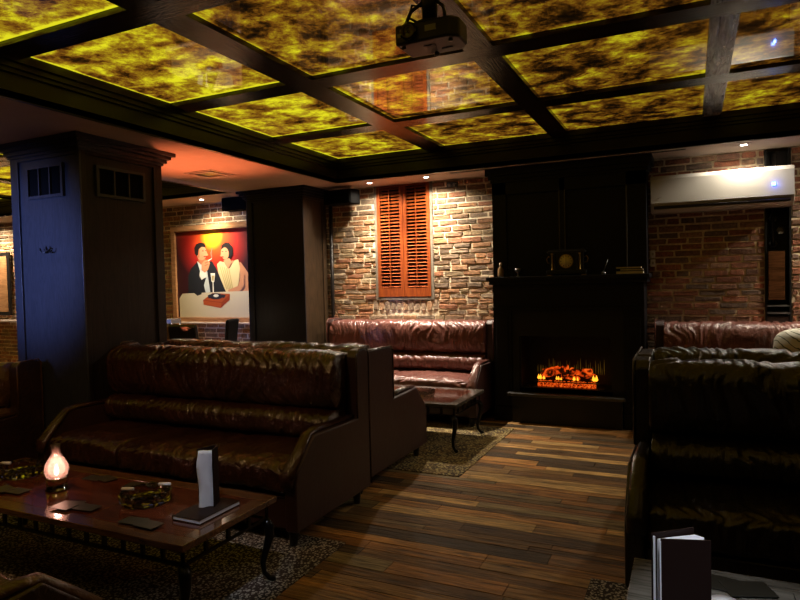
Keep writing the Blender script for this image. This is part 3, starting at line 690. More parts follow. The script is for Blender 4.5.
def ell(cx_, cy_, rx, ry, m, rot=0, n=20):
    poly([(cx_ + rx * math.cos(a) * math.cos(rot) - ry * math.sin(a) * math.sin(rot), cy_ + rx * math.cos(a) * math.sin(rot) + ry * math.sin(a) * math.cos(rot)) for a in [-2 * PI * k / n for k in range(n)]], m)
poly([(452, 250), (505, 265), (548, 330), (556, 440), (430, 440), (410, 300)][::-1], 'p_skin')      # woman's shoulders and arm
poly([(172, 470), (178, 330), (196, 290), (236, 252), (262, 268), (330, 250), (352, 290), (402, 400), (440, 440), (300, 450)][::-1], 'p_suit')
poly([(236, 246), (262, 264), (290, 272), (300, 320), (314, 434), (286, 440), (268, 360), (252, 300)][::-1], 'p_shirt')
poly([(252, 330), (290, 350), (262, 430), (238, 452), (222, 440), (236, 390)][::-1], 'p_suit')
poly([(255, 300), (292, 318), (296, 340), (262, 360), (250, 336)][::-1], 'p_white')
poly([(246, 222), (292, 236), (288, 262), (262, 268), (244, 250)][::-1], 'p_skin2')
ell(268, 200, 32, 42, 'p_skin', .1); poly([(298, 190), (309, 214), (296, 218)][::-1], 'p_skin'); poly([(240, 190), (256, 170), (252, 230), (244, 222)][::-1], 'p_skin2')
poly([(224, 200), (222, 166), (236, 143), (262, 134), (288, 142), (296, 164), (268, 162), (250, 176), (246, 206), (236, 214)][::-1], 'p_hair')
ell(276, 186, 6, 3, 'p_hair'); ell(294, 184, 4, 2.5, 'p_hair'); poly([(280, 218), (298, 216), (298, 221), (282, 223)][::-1], 'p_lip')
poly([(266, 262), (284, 244), (312, 240), (318, 262), (306, 300), (284, 316), (264, 300)][::-1], 'p_skin')
poly([(286, 256), (310, 248), (312, 254), (288, 264)][::-1], 'p_skin2'); poly([(284, 272), (308, 264), (310, 269), (286, 279)][::-1], 'p_skin2')
poly([(308, 244), (330, 232), (332, 236), (310, 249)][::-1], 'p_white')
poly([(330, 232), (324, 200), (334, 170), (338, 172), (330, 202), (334, 230)][::-1], 'p_smoke')
poly([(362, 270), (380, 252), (410, 262), (436, 300), (470, 250), (492, 246), (500, 300), (490, 380), (470, 440), (414, 440), (386, 370), (368, 320)][::-1], 'p_dress')
for k in range(5): poly([(376 + k * 14, 276 + k * 6), (380 + k * 14, 276 + k * 6), (420 + k * 9, 420), (414 + k * 9, 420)][::-1], 'p_fold')
poly([(402, 250), (440, 236), (452, 262), (430, 300), (410, 270)][::-1], 'p_skin')
poly([(500, 290), (525, 330), (522, 400), (490, 440), (430, 440), (424, 424), (488, 400), (500, 350)][::-1], 'p_skin')
poly([(400, 160), (436, 144), (460, 172), (460, 215), (442, 240), (424, 232), (418, 190)][::-1], 'p_hair')
ell(412, 208, 24, 37, 'p_skin', -.1); poly([(392, 205), (382, 222), (394, 226)][::-1], 'p_skin')
poly([(388, 186), (394, 158), (420, 143), (446, 152), (440, 184), (428, 178), (410, 172)][::-1], 'p_hair')
ell(400, 196, 5, 2.5, 'p_hair'); ell(420, 196, 5, 2.5, 'p_hair'); ell(398, 228, 8, 3.5, 'p_lip')
poly([(118, 575), (118, 468), (140, 440), (560, 430), (620, 435), (620, 575)][::-1], 'p_cloth')
poly([(214, 438), (260, 424), (262, 446), (234, 454)][::-1], 'p_suit')
poly([(270, 478), (330, 440), (436, 446), (384, 492)][::-1], 'p_box'); poly([(270, 478), (384, 492), (378, 524), (272, 504)][::-1], 'p_box'); poly([(384, 492), (436, 446), (434, 478), (378, 524)][::-1], 'p_box2')
poly([(270, 477), (384, 491), (384, 495), (270, 481)][::-1], 'p_box2')
ell(350, 458, 42, 17, 'p_ash'); poly([(300, 452), (320, 446), (330, 462), (306, 470)][::-1], 'p_ash'); poly([(390, 448), (412, 452), (400, 468), (380, 462)][::-1], 'p_ash'); ell(352, 455, 16, 8, 'p_white')
poly([(322, 322), (350, 322), (344, 372), (339, 376), (340, 436), (332, 436), (333, 376), (327, 370)][::-1], 'p_white')
poly([(328, 336), (345, 336), (340, 368), (331, 368)][::-1], 'p_fold')
g.build('painted_figures', pm, cv)

# ------------------------------------------------------------------ sofas
def sofa(name, label, loc, rz, w, d, wd, seats, mat, lrough, side='side', seed=0., hb=.985, zs=1., slump=0., hw_=0.):
    t = thing(name, label, 'sofa' if w > 1.2 else 'armchair', loc, rz)
    th = .075; fz = .10; hw = w / 2; t.scale = (1, 1, zs); hwing = hb - hw_
    g = MB(); g.box(-hw + th, hw - th, -d + .05, -.01, .09, .27, bev=.012); g.tube([(-hw + th, -d + .048, .265), (hw - th, -d + .048, .265)], .006, 8); g.build('base_frame', side, t)
    g = MB(); g.box(-hw + th, hw - th, -.10, 0, .25, hb - .05, bev=.02); g.build('back_panel', side, t)
    for sg in (-1, 1):
        a, b = (hw - th, hw) if sg > 0 else (-hw, -hw + th)
        g = MB(); zt = .565
        P = [(0, fz), (0, hwing - .03), (-.03, hwing), (-wd + .03, hwing - .004), (-wd, hwing - .04), (-wd, zt), (-(d - .19), zt + .012), (-(d - .02), .415), (-d, .36), (-d, fz)]
        g.prism(P, 'x', a, b, bev=.010); sp = g.build('side_panel', side, t)
        g = MB(); c_ = (a + b) / 2 - sg * .012
        pts = [(c_, -wd + .0, zt + .012), (c_, -(d - .25), zt + .022), (c_, -(d - .18), zt + .010), (c_, -(d - .10), .50), (c_, -(d + .002), .40), (c_, -(d + .012), .34)]
        g.tube(pts, [.02, .024, .026, .03, .034, .03], 12, sx=1.3, sy=.8); g.build('arm_pad', mat, t)
        g = MB(); g.tube([(a if sg < 0 else b, -wd - .002, zt), (a if sg < 0 else b, -wd - .002, hwing - .03), (a if sg < 0 else b, -wd + .03, hwing + .001), (a if sg < 0 else b, -.02, hwing + .003), (a if sg < 0 else b, .002, hwing - .03), (a if sg < 0 else b, .002, .12)], .006, 8); g.build('piping', mat, sp)
    span = w - 2 * th
    g = MB(); ns = max(1, round(span / .95)); sm = [(-span / 2 + span * k / ns) for k in range(1, ns)]
    g.pad((0, -.195, .805 + slump), (span / 2 + .005, .135, .17), ex=.06, ec=.72, nu=int(340 * w / 2), nv=72, wr=.017, wf=(17, 1.0, 1.0), seed=seed, seams=sm, seam_d=.012); g.build('back_cushion', mat, t)
    g = MB(); g.pad((0, -.215, .545), (span / 2 - .005, .155, .088), ex=.05, ec=.78, nu=int(340 * w / 2), nv=44, wr=.012, wf=(26, 1.0, 1.0), seed=seed + 3); g.build('lumbar_cushion', mat, t)
    sw = span / seats
    for k in range(seats):
        g = MB(); c_ = -span / 2 + sw * (k + .5); dp = (d - .12) / 2
        g.pad((c_, -d + .015 + dp, .355), (sw / 2 - .002, dp, .082), ex=.10, ec=.34, nu=120, nv=80, wr=.016, wf=(15, 2.4, 2.4), seed=seed + 9 + k * 2.3, sag=-.012); g.build('seat_cushion', mat, t)
    for sx in (-1, 1):
        for y in (-.07, -d + .07):
            g = MB(); x = sx * (hw - .07); g.tube([(x, y, .10), (x, y, .06), (x, y + (.01 if y > -.2 else -.01), .0)], [.032, .028, .018], 10); g.build('leg', 'black_plastic', t)
    return t
sofa('leather_sofa', 'long dark brown leather sofa behind the coffee table with the lit oil lamp', (-2.885, 3.45, 0), 0, 2.05, .82, .15, 3, 'leather', .3, seed=1)
sofa('leather_sofa', 'leather sofa back to back with the oil lamp sofa, facing the shuttered window', (-2.905, 3.49, 0), PI, 1.95, 1.06, .46, 2, 'leather', .3, seed=21, hw_=.04)
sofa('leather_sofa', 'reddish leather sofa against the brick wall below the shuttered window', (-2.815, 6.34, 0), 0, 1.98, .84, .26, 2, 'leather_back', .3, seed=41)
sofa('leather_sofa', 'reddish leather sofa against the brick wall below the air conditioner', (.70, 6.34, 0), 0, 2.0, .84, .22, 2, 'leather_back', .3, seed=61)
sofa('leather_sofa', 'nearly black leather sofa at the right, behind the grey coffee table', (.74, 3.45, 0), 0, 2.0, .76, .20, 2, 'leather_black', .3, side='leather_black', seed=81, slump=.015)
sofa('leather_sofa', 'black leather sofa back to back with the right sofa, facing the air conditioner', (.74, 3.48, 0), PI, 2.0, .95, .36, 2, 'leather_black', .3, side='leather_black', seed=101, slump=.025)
sofa('leather_armchair', 'worn tan and brown leather armchair at the left edge beside the long sofa', (-4.84, 2.90, 0), math.radians(14), .92, .80, .22, 1, 'tan', .3, side='leather_dark', seed=121, hb=.985, zs=.90)
sofa('leather_armchair', 'dark leather armchair in the bottom left corner, in front of the coffee table', (-2.22, .56, 0), PI, .98, .80, .22, 1, 'tan', .3, side='leather_dark', seed=141, hb=.985, zs=.93)
t = thing('throw_cushion', 'white printed cushion leaning on the right wall sofa', 'cushion', (.90, 5.88, .46))
g = MB(); g.pad((0, 0, .24), (.30, .075, .24), ex=.5, ec=.75, nu=40, nv=40, wr=.01, wf=(5, 2, 2), tilt=-.0); g.build('cover', 'cushion', t); g = MB(); g.box(-.02, .05, -.076, -.07, .2, .26); g.build('dark_patch', 'black', t)

# ------------------------------------------------------------------ tables
def table(label, x0, x1, y0, y1, h, top, border, grid, chunky=False):
    t = thing('coffee_table', label, 'coffee table', ((x0 + x1) / 2, (y0 + y1) / 2, .0065)); hx, hy = (x1 - x0) / 2, (y1 - y0) / 2; h -= .0065
    b = .075; z0 = h - .028
    g = MB(); g.box(-hx, hx, -hy, -hy + b, z0, h, bev=.003); g.box(-hx, hx, hy - b, hy, z0, h, bev=.003); g.box(-hx, -hx + b, -hy + b + .001, hy - b - .001, z0, h, bev=.003); g.box(hx - b, hx, -hy + b + .001, hy - b - .001, z0, h, bev=.003)
    g.build('top_border', border, t)
    n = grid; gx = (2 * hx - 2 * b) / n
    for k in range(n): MB().box(-hx + b + k * gx + .0015, -hx + b + (k + 1) * gx - .0015, -hy + b + .0015, hy - b - .0015, z0, h - .0008, bev=.0012).build('top_panel', top, t)
    g = MB(); r = .03
    for (a, c, d, e) in ((-hx + r, hx - r, -hy + r, -hy + r + .012), (-hx + r, hx - r, hy - r - .012, hy - r), (-hx + r, -hx + r + .012, -hy + r, hy - r), (hx - r - .012, hx - r, -hy + r, hy - r)):
        g.box(a, c, d, e, z0 - .012, z0); g.box(a, c, d, e, z0 - .075, z0 - .062)
        L_ = max(c - a, e - d); m_ = max(2, int(L_ / .11))
        for k in range(m_ + 1):
            if c - a > e - d: xx = a + (c - a) * k / m_; g.box(max(a, xx - .008), min(c, xx + .008), d, e, z0 - .062, z0 - .012)
            else: yy = d + (e - d) * k / m_; g.box(a, c, max(d, yy - .008), min(e, yy + .008), z0 - .062, z0 - .012)
    g.build('fretwork_apron', 'iron', t)
    for sx in (-1, 1):
        for sy in (-1, 1):
            X, Y = sx * (hx - .045), sy * (hy - .045); g = MB(); q = h - .10
            pr = [(0, q), (.02, q * .88), (.022, q * .72), (.006, q * .5), (-.008, q * .3), (-.004, q * .14), (.016, q * .05), (.03, .012), (.034, .0)]
            g.tube([(X + sx * a, Y + sy * a * .6, z) for a, z in pr], [.022, .026, .022, .017, .014, .012, .013, .016, .012], 10); g.build('leg', 'iron', t)
    return t
TH = .40
table('long coffee table with mahogany top carrying the lit oil lamp', -3.62, -1.78, 1.76, 2.36, TH, 'tabletop', 'tableborder', 3)
table('small coffee table with curved legs in front of the wall sofa', -2.80, -1.71, 4.64, 5.38, TH, 'tabletop', 'greyedge', 2)
table('pale grey topped coffee table at the bottom right corner', -.19, 1.15, 1.55, 2.31, TH, 'greytop', 'greytop', 3)

# ------------------------------------------------------------------ rugs
def rug(label, x0, x1, y0, y1, mat):
    g = MB(); r_ = random.Random(4)
    g.box(x0, x1, y0, y1, .0012, .006, bev=.001); o = g.build('patterned_rug', mat); tag(o, label, 'rug'); return o
rug('dark rug with cream floral flecks under the long coffee table', -4.0, -1.69, .7, 2.83, 'rug')
rug('gold and brown patterned rug under the small curved-leg table', -3.3, -1.50, 4.10, 5.62, 'rug_gold')
rug('dark patterned rug under the right sofa and grey table', -.43, 1.9, 1.0, 2.92, 'rug')

# ------------------------------------------------------------------ things on the tables
zt = TH + .001
t = thing('oil_lamp', 'lit oil lamp with pinkish bulbous glass chimney on the coffee table', 'lamp', (-2.875, 2.03, zt))
MB().lathe([(0, 0), (.052, 0), (.054, .004), (.048, .008), (.048, .058), (.052, .062), (.044, .066), (0, .066)], n=28).build('base', 'chrome', t)
MB().lathe([(.044, .066), (.050, .075), (.056, .10), (.053, .125), (.036, .155), (.024, .175), (.021, .20), (.023, .228), (.020, .228), (.018, .20), (.021, .176), (.033, .155), (.050, .125), (.053, .10), (.047, .077), (.041, .068)], n=28).build('chimney', 'globe', t)
MB().lathe([(.001, .07), (.010, .08), (.012, .095), (.007, .115), (.001, .13)], n=12).build('flame', 'flame', t)
ld = bpy.data.lights.new('oil_lamp_light', 'POINT'); ld.energy = .9; ld.color = (1, .68, .54); ld.shadow_soft_size = .015
lo = bpy.data.objects.new('oil_lamp_light', ld); COL.objects.link(lo); lo.location = (-2.875, 2.03, zt + .12)
def ashtray(label, x, y, z, r, nc):
    t = thing('glass_ashtray', label, 'ashtray', (x, y, z), .3, 'cut glass ashtrays')
    n = 28; MB().lathe([(0, 0), (r * .86, 0), (r * .95, .012), (r, .045), (r * .98, .052), (r * .82, .052), (r * .74, .022), (0, .018)], n=n, smooth=False, facet=.035).build('bowl', 'glass', t)
    g = MB()
    for k in range(14):
        a = 2 * PI * k / 14; g.tube([(r * math.cos(a) * .9, r * math.sin(a) * .9, .052), (r * math.cos(a) * .9, r * math.sin(a) * .9, .058)], [.012, .004], 6)
    g.build('rim_studs', 'glass', t)
    for k in range(nc):
        a = (-2.4, .9, 2.4)[k]; q = thing('cigarette_stub', label.split(' ')[0] + (' pale cigarette stub resting on the rim of the %s' % stubs[len(sd)]), 'cigarette', (x + r * .7 * math.cos(a), y + r * .7 * math.sin(a), z + .066)); q['label'] = stub_l[len(sd)]; sd.append(1)
        MB().tube([(-.03, 0, .0), (.034, .006, .006)], .008, 8).build('paper_tube', 'paper', q)
sd = []; stubs = [''] * 4; stub_l = ['white cigarette stub on the front rim of the ashtray beside the menus', 'white cigarette stub on the rear rim of the ashtray beside the menus', 'white cigarette stub on the ashtray left of the oil lamp']
ashtray('heavy cut glass ashtray between the oil lamp and the menus', -2.31, 2.07, zt, .115, 2)
ashtray('cut glass ashtray left of the oil lamp at the picture edge', -3.30, 2.13, zt, .115, 1)
ashtray('cut glass ashtray on the small table before the wall sofa', -2.12, 4.92, zt, .105, 0)
cl = {'lamp front': [(-2.62, 1.90, .2), (-2.55, 1.93, -.1), (-2.48, 1.90, .15), (-2.60, 1.86, .0)], 'x': []}
cards = [(-2.62, 1.915, .3, 'dark card nearest the oil lamp in the fan before it'), (-2.555, 1.905, -.05, 'dark card second from the oil lamp in the fan before it'), (-2.49, 1.90, .12, 'dark card third from the oil lamp in the fan'), (-2.60, 1.865, .05, 'frontmost dark card of the fan before the oil lamp'),
         (-2.86, 2.23, .1, 'dark card lying left in the pair behind the oil lamp'), (-2.78, 2.24, -.2, 'dark card lying right in the pair behind the oil lamp'),
         (-2.16, 1.865, .1, 'dark olive card before the middle ashtray, left of two'), (-2.06, 1.855, -.05, 'dark olive card before the middle ashtray, right of two'),
         (-2.55, 2.23, .2, 'dark card behind the middle ashtray, left of two'), (-2.46, 2.25, -.1, 'dark card behind the middle ashtray, right of two'),
         (-3.03, 1.93, .05, 'dark card before the leftmost ashtray, right of two'), (-3.12, 1.92, -.15, 'dark card before the leftmost ashtray, left of two')]
for i, (x, y, a, lb) in enumerate(cards):
    g = MB(); g.box(-.055, .055, -.036, .036, 0, .0025, bev=.0008); o = g.build('coaster_card', 'card', None, (x, y, zt + .0028 * (i % 4)), a); tag(o, lb, 'card', 'dark cards on the long coffee table')
def flat_menu(label, x, y, z, a, w, l):
    t = thing('menu_booklet', label, 'menu', (x, y, z), a)
    g = MB(); g.box(-w / 2, w / 2, -l / 2, l / 2, 0, .003, bev=.001); g.box(-w / 2, w / 2, -l / 2, l / 2, .017, .020, bev=.001); g.box(-w / 2, -w / 2 + .003, -l / 2, l / 2, .003, .017); g.build('cover', 'cover', t)
    MB().box(-w / 2 + .004, w / 2 - .002, -l / 2 + .002, l / 2 - .002, .003, .017).build('pages', 'paper', t)
flat_menu('closed dark menu with white page edges lying on the long coffee table', -1.945, 2.075, zt, 0, .155, .255)
t = thing('standing_menu', 'slim dark menu standing open with white pages on the closed menu', 'menu', (-1.955, 2.085, zt + .021), math.radians(28))
hh = .25
g = MB(); P = []
n = 14
for k in range(n + 1):
    z = hh * k / n
    for x in (-.032, -.012, .008, .032): P.append((x + .004 * math.sin(z * 30), -.012 + .006 * math.sin(z * 38 + x * 90) + (.006 if x > 0 else 0), z))
F = [(k * 4 + j, k * 4 + j + 1, (k + 1) * 4 + j + 1, (k + 1) * 4 + j) for k in range(n) for j in range(3)]
V2 = [(p[0], p[1] + .012, p[2]) for p in P]; m_ = len(P)
F2 = [tuple(m_ + i for i in f[::-1]) for f in F] + [(k * 4, (k + 1) * 4, m_ + (k + 1) * 4, m_ + k * 4) for k in range(n)] + [(k * 4 + 3, m_ + k * 4 + 3, m_ + (k + 1) * 4 + 3, (k + 1) * 4 + 3) for k in range(n)] + [(n * 4 + j, n * 4 + j + 1, m_ + n * 4 + j + 1, m_ + n * 4 + j) for j in range(3)]
g.add(P + V2, F + F2, 0, True); g.build('pages', 'paper', t)
g = MB(); g.prism([(-.036, .004), (-.036, .008), (0.03, .075), (.034, .072)], 'z', 0, hh + .006); g.build('cover', 'cover', t)
g = MB(); g.prism([(.034, -.016), (.038, -.014), (.040, .070), (.036, .072)], 'z', 0, hh + .006); g.build('cover', 'cover', t)
# menu at the right
t = thing('standing_menu', 'tall dark menu with white pages standing on the grey coffee table', 'menu', (-.083, 1.86, zt))
h2 = .262
g = MB(); g.prism([(0, 0), (.128, .038), (.127, .042), (-.001, .004)], 'z', 0, h2 - .004); g.build('cover', 'cover', t)
g = MB(); g.prism([(-.024, .010), (.085, .10), (.083, .103), (-.026, .013)], 'z', 0, h2 + .004); g.build('cover', 'cover', t)
g = MB(); g.prism([(.004, .008), (.122, .046), (.108, .062), (.112, .075), (.086, .088), (-.010, .018)], 'z', .003, h2 - .012); g.build('pages', 'paper', t)
g = MB(); g.prism([(-.020, .0), (-.014, -.002), (-.014, .004), (-.020, .006)], 'z', 0, h2); g.prism([(-.003, -.003), (.001, -.003), (.001, .001), (-.003, .001)], 'z', 0, h2 - .01); g.build('spine_strip', 'paper', t)
for i, (x, y, a, lb) in enumerate(((.055, 2.215, -.15, 'black card next to the tall menu on the grey table'), (.155, 2.195, .35, 'rightmost black card of the pair on the grey table'))):
    g = MB(); g.box(-.07, .07, -.05, .05, 0, .003, bev=.001); o = g.build('coaster_card', 'card2', None, (x, y, zt + .0035 * i), a); tag(o, lb, 'card', 'black cards on the grey table')
g = MB(); g.lathe([(0, 0), (.04, 0), (.042, .004), (0, .005)], n=24); o = g.build('paper_coaster', 'paper', None, (.085, 2.085, zt)); tag(o, 'round white paper coaster before the black cards', 'coaster')

# ------------------------------------------------------------------ ceiling mounted things
t = thing('projector', 'black projector hanging from the ceiling beams near the top centre', 'projector', (-1.0, 2.49, 2.40))
g = MB(); g.prism([(-.128, -.085), (.118, -.085), (.150, -.05), (.150, .05), (.110, .095), (-.125, .085)], 'z', 0, .085, bev=.010); g.build('body', 'proj', t)
g = MB(); g.lathe([(0, 0), (.034, 0), (.038, -.018), (.028, -.02), (0, -.012)], n=20); o = g.build('lens', 'glassblack', t); o.location = (-.06, -.084, .045); o.rotation_euler = (-PI / 2, 0, 0)
MB().box(.01, .06, -.0875, -.084, .035, .06).build('front_vent', 'grey_metal', t); MB().box(-.115, -.10, -.0875, -.084, .03, .045).build('front_vent', 'grey_metal', t)
g = MB(); g.box(-.02, .03, -.03, -.012, -.003, .001); g.box(.04, .09, .03, .045, -.003, .001); g.build('lens_cover', 'black', t)
for x, y in ((-.10, -.055), (.11, -.05), (0, .07)): MB().lathe([(0, 0), (.010, 0), (.010, -.010), (0, -.010)], (x, y, 0), 10).build('foot', 'black_plastic', t)
g = MB(); g.tube([(0.0, 0, .085), (0, 0, ZP - 2.40 - .028)], .034, 14); g.lathe([(0, 0), (.07, 0), (.07, .012), (.022, .03), (0, .03)], (0, 0, .085), 20); g.lathe([(0, 0), (.022, 0), (.07, .03), (.07, .04), (0, .04)], (0, 0, ZP - 2.40 - .07), 20)
g.build('mount_pole', 'black_plastic', t)
for k, (a, b) in enumerate((((-.09, -.06, .085), (-.02, 0, .20)), ((.09, -.05, .085), (.02, 0, .20)), ((0, .07, .085), (0, .02, .20)))):
    MB().tube([a, ((a[0] + b[0]) / 2 * 1.3, (a[1] + b[1]) / 2 * 1.3, .15), b], .008, 8).build('mount_arm', 'black_plastic', t)
g = MB(); g.tube([(-.04, -.02, .10), (-.085, -.03, .13), (-.07, -.03, .18), (-.03, -.02, .17), (-.02, -.01, .26), (-.01, 0, .30)], .006, 8); g.build('cable', 'black_plastic', t)
def aim(loc, to): return (Vector(to) - Vector(loc)).to_track_quat('-Z', 'Y').to_euler()
def downlight(x, y, label, e, ang=120, col=(1, .80, .58), tilt=(0, 0), blend=.5, z=ZC, to=None, spill=0):
    t = thing('downlight', label, 'downlight', (x, y, z), 0, 'recessed downlights along the brick wall' if y > 5 else None)
    MB().lathe([(.028, .004), (.028, -.004), (.040, -.006), (.044, -.001), (.044, .004)], n=24).build('trim_ring', 'white_plastic', t)
    MB().lathe([(0, -.0005), (.027, -.0005), (.027, -.003), (0, -.004)], n=20).build('lens', 'bulb', t)
    l = bpy.data.lights.new('spot', 'SPOT'); l.energy = e; l.color = col; l.spot_size = math.radians(ang); l.spot_blend = blend; l.shadow_soft_size = .022
    o = bpy.data.objects.new('downlight_beam', l); COL.objects.link(o); o.location = (x, y, z - .012); o.rotation_euler = aim(o.location, to) if to else (math.radians(tilt[0]), math.radians(tilt[1]), 0)
    if spill:
        l2 = l.copy(); l2.energy = spill; l2.spot_size = math.radians(155); l2.spot_blend = .4
        o2 = bpy.data.objects.new('downlight_spill', l2); COL.objects.link(o2); o2.location = (x, y, z - .013)
W1 = (1, .84, .66)
downlight(-3.21, 6.09, 'small round downlight above the left side of the shuttered window', 230, 100, W1, (0, 0), 1.0, spill=42)
downlight(-2.53, 6.09, 'small round downlight above the right side of the shuttered window', 250, 100, W1, (0, 0), 1.0, spill=62)
downlight(-5.60, 6.06, 'small round downlight above the painting of the couple', 230, 110, (1, .82, .58), (0, 0), 1.0, spill=35)
downlight(.42, 6.07, 'small round downlight above the air conditioner', 58, 150, (1, .88, .70), (0, 0), .5)
downlight(1.55, 6.07, 'small round downlight right of the air conditioner', 150, 120, (1, .84, .62), (0, 0), 1.0, spill=40)
downlight(-8.2, 6.07, 'small round downlight over the far left end of the brick wall', 230, 110, (1, .82, .58), (0, 0), 1.0, spill=35)
downlight(-10.1, 6.07, 'small round downlight in the far left corner of the brick wall', 230, 110, (1, .82, .58), (0, 0), 1.0, spill=35)
downlight(-1.085, .985, 'added unseen spotlight in a ceiling beam over the near side of the long coffee table', 75, 17, (.80, .86, 1), z=ZP - .03, to=(-1.95, 2.06, .5), blend=.8)  # added spot, brightens the white menu pages
downlight(.17, .985, 'added unseen spotlight in a ceiling beam over the near side of the grey coffee table', 170, 20, (.88, .93, 1), z=ZP - .03, to=(.13, 1.93, .4), blend=.8)  # added spot, brightens the grey table top and its menu
t = thing('ceiling_vent', 'square diamond-looking air vent in the red-lit plaster ceiling', 'vent', (-4.26, 4.73, ZC))
g = MB(); a = .17
for (o, z) in ((a, 0), (a - .045, -.004)):
    q = .016
    g.box(-o, o, -o, -o + q, z - .008, z); g.box(-o, o, o - q, o, z - .008, z); g.box(-o, -o + q, -o + q, o - q, z - .008, z); g.box(o - q, o, -o + q, o - q, z - .008, z)
g.build('frame', 'white_plastic', t); MB().box(-a + .016, a - .016, -a + .016, a - .016, -.003, -.0005).build('grille', 'iron', t)
g = MB(); g.box(-2.22, -.03, -.02, .02, -.004, 0); o = g.build('slot_diffuser', 'black', None, (0, 6.0, ZC - .001)); tag(o, 'long black linear slot in the ceiling above the fireplace', 'vent')
def speaker(label, x, y, z):
    t = thing('wall_speaker', label, 'speaker', (x, y, z), 0, 'black speakers beside the rear column')
    g = MB(); g.prism([(-.19, -.08), (.17, -.08), (.20, .02), (.20, .08), (-.19, .08)], 'z', -.085, .075, bev=.008); g.build('cabinet', 'speaker_cloth', t)
    MB().box(-.17, .15, -.086, -.080, -.07, .06).build('speaker_grille', 'speaker_cloth', t); MB().box(-.03, .03, .08, .19, -.02, .02).build('bracket', 'iron', t)
speaker('black wedge speaker under the ceiling between rear column and window', -3.62, 6.17, 2.385)
speaker('small black speaker under the ceiling between painting and rear column', -5.12, 6.17, 2.42)
g = MB(); g.tube([(-3.88, YW - .05, 0), (-3.88, YW - .05, ZC)], .022, 10); o = g.build('wall_pipe', 'dwood'); tag(o, 'dark vertical pipe on the brick beside the rear column', 'pipe')
t = thing('wall_sensor', 'small black box fitting high on the brick right of the shuttered window', 'sensor', (-2.34, YW - .016, 2.44)); MB().box(-.06, .06, -.03, 0, -.028, .028, bev=.004).build('housing', 'black_plastic', t)
for x in (-.03, .03): MB().lathe([(0, 0), (.018, 0), (.018, .006), (0, .008)], n=16).build('lens', 'grey_metal', t).matrix_local = Matrix.Translation((x, -.03, 0)) @ Matrix.Rotation(PI / 2, 4, 'X')

# ------------------------------------------------------------------ far dining corner behind the sofas
t = thing('bar_table', 'tall dark table behind the sofas below the painting', 'table', (-5.37, 5.05, 0)); MB().box(-.40, .40, -.25, .25, .71, .74, bev=.006).build('table_top', 'dwood', t); MB().lathe([(0, 0), (.20, 0), (.20, .02), (.03, .05), (.03, .71), (0, .71)], n=20).build('pedestal', 'iron', t)
t = thing('square_lantern', 'square chrome and glass candle lantern glowing on the tall table', 'lantern', (-5.07, 4.96, .741))
q = .072; MB().box(-q, q, -q, q, 0, .02).build('base', 'white_plastic', t); MB().box(-q, q, -q, q, .27, .315, bev=.004).build('lid', 'white_plastic', t)
for sx in (-1, 1):
    for sy in (-1, 1): MB().box(sx * q - (.01 if sx > 0 else 0), sx * q + (0 if sx > 0 else .01), sy * q - (.01 if sy > 0 else 0), sy * q + (0 if sy > 0 else .01), .02, .27).build('corner_post', 'grey_metal', t)
MB().lathe([(0, .02), (.028, .02), (.028, .13), (0, .13)], n=16).build('candle', 'cream', t); MB().lathe([(.001, .13), (.015, .15), (.012, .18), (.001, .21)], n=10).build('flame', 'flame', t)
ld = bpy.data.lights.new('lantern_light', 'POINT'); ld.energy = 1.2; ld.color = (1, .8, .6); ld.shadow_soft_size = .02
lo = bpy.data.objects.new('lantern_light', ld); COL.objects.link(lo); lo.location = (-5.07, 4.96, .96)
def bar_chair(label, x, y, rz, post):
    t = thing('dining_chair', label, 'chair', (x, y, 0), rz, 'dark chairs at the tall table')
    g = MB(); g.box(-.20, .20, -.20, .20, .56, .62, bev=.012); g.build('seat', 'black_plastic', t)
    g = MB(); g.prism([(-.16, .62), (-.21, 1.03), (-.185, 1.05), (-.165, 1.03), (-.13, .62)], 'x', -.14, .19, bev=.008); g.build('backrest', 'black_plastic', t)
    for sx in (-1, 1):
        for sy in (-1, 1): MB().tube([(sx * .17, sy * .17, .56), (sx * .19, sy * .19, 0)], .016, 8).build('leg', 'tanwood' if post else 'iron', t)
    if post: MB().box(-.20, -.155, -.18, -.14, .56, 1.03, bev=.004).build('back_post', 'tanwood', t)
bar_chair('dark chair with a pale wooden post beside the square lantern', -4.31, 4.52, 0, True)
bar_chair('dark chair with a slanted back below the right part of the painting', -4.56, 5.06, PI * .5 + .4, False)
t = thing('framed_picture', 'dark framed picture on the brick wall at the far left edge', 'picture', (-10.35, YW - .03, 1.0)); g = MB(); g.box(-.5, .42, -.03, 0, 0, 1.02); g.build('frame', 'dwood', t); MB().box(-.44, .36, -.034, -.03, .06, .96).build('print', 'gilt', t)
MB().box(-.8, .8, -.14, 0, 0, .03).build('wall_ledge', 'plaster', None, (-10.2, YW - .03, .90)); o = bpy.data.objects['wall_ledge']; tag(o, 'pale narrow ledge on the brick below the far left picture', 'ledge')

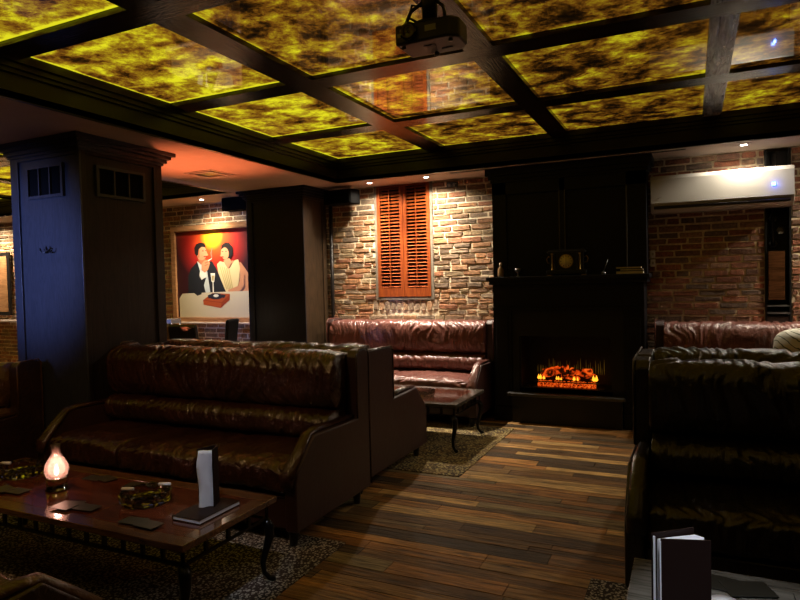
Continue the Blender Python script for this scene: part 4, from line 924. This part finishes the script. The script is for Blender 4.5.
# ------------------------------------------------------------------ added lights without fixtures
def light(kind, name, loc, e, col, size=.1, rot=None, ang=None, blend=.5, sy=None):
    l = bpy.data.lights.new(name, kind); l.energy = e; l.color = col
    if kind == 'AREA':
        l.size = size
        if sy: l.shape = 'RECTANGLE'; l.size_y = sy
    else: l.shadow_soft_size = size
    if ang: l.spot_size = math.radians(ang); l.spot_blend = blend
    o = bpy.data.objects.new(name, l); COL.objects.link(o); o.location = loc
    if rot: o.rotation_euler = rot
    return o
def aim(loc, to): return (Vector(to) - Vector(loc)).to_track_quat('-Z', 'Y').to_euler()
p = (-4.6, .2, 1.75); light('SPOT', 'added_blue_spot', p, 620, (.27, .37, 1.0), .12, aim(p, (-4.55, 3.04, 1.62)), 34, 1.0)  # added unseen source for the blue light on the left column
p = (-4.25, 4.25, .95); light('SPOT', 'added_red_spot', p, 230, (1, .22, .08), .05, aim(p, (-4.0, 4.3, 2.5)), 66, 1.0)  # added unseen source for the red glow on the plaster ceiling
p = (-2.31, .985, ZP - .04); light('SPOT', 'added_warm_spot', p, 62, (1, .56, .26), .03, aim(p, (-3.25, 2.95, .55)), 74, .9)  # added unseen source that warms the front of the long sofa

# ------------------------------------------------------------------ world, camera, view
w = bpy.data.worlds.new('night'); scene.world = w; w.use_nodes = True
w.node_tree.nodes['Background'].inputs['Color'].default_value = (.0, .0, .0, 1); w.node_tree.nodes['Background'].inputs['Strength'].default_value = 0
cam = bpy.data.cameras.new('camera'); co = bpy.data.objects.new('camera', cam); COL.objects.link(co)
cam.sensor_width = 36; cam.lens = 617.9 / 800 * 36; cam.clip_start = .05
r = Vector((0.90469833, 0.42540749, -0.02343909)); u = Vector((0.0085025, 0.03697636, 0.99927997)); f = Vector((-0.42596788, 0.90424621, -0.02983543))
m4 = Matrix((( r.x, u.x, -f.x, 0), (r.y, u.y, -f.y, 0), (r.z, u.z, -f.z, 1.4), (0, 0, 0, 1)))
co.matrix_world = m4; scene.camera = co
vs = scene.view_settings; vs.view_transform = 'Standard'; vs.look = 'None'; vs.exposure = 0.0; vs.gamma = 1.0; vs.use_curve_mapping = False
scene.cycles.use_denoising = True; scene.cycles.max_bounces = 8; scene.cycles.sample_clamp_indirect = 4.0
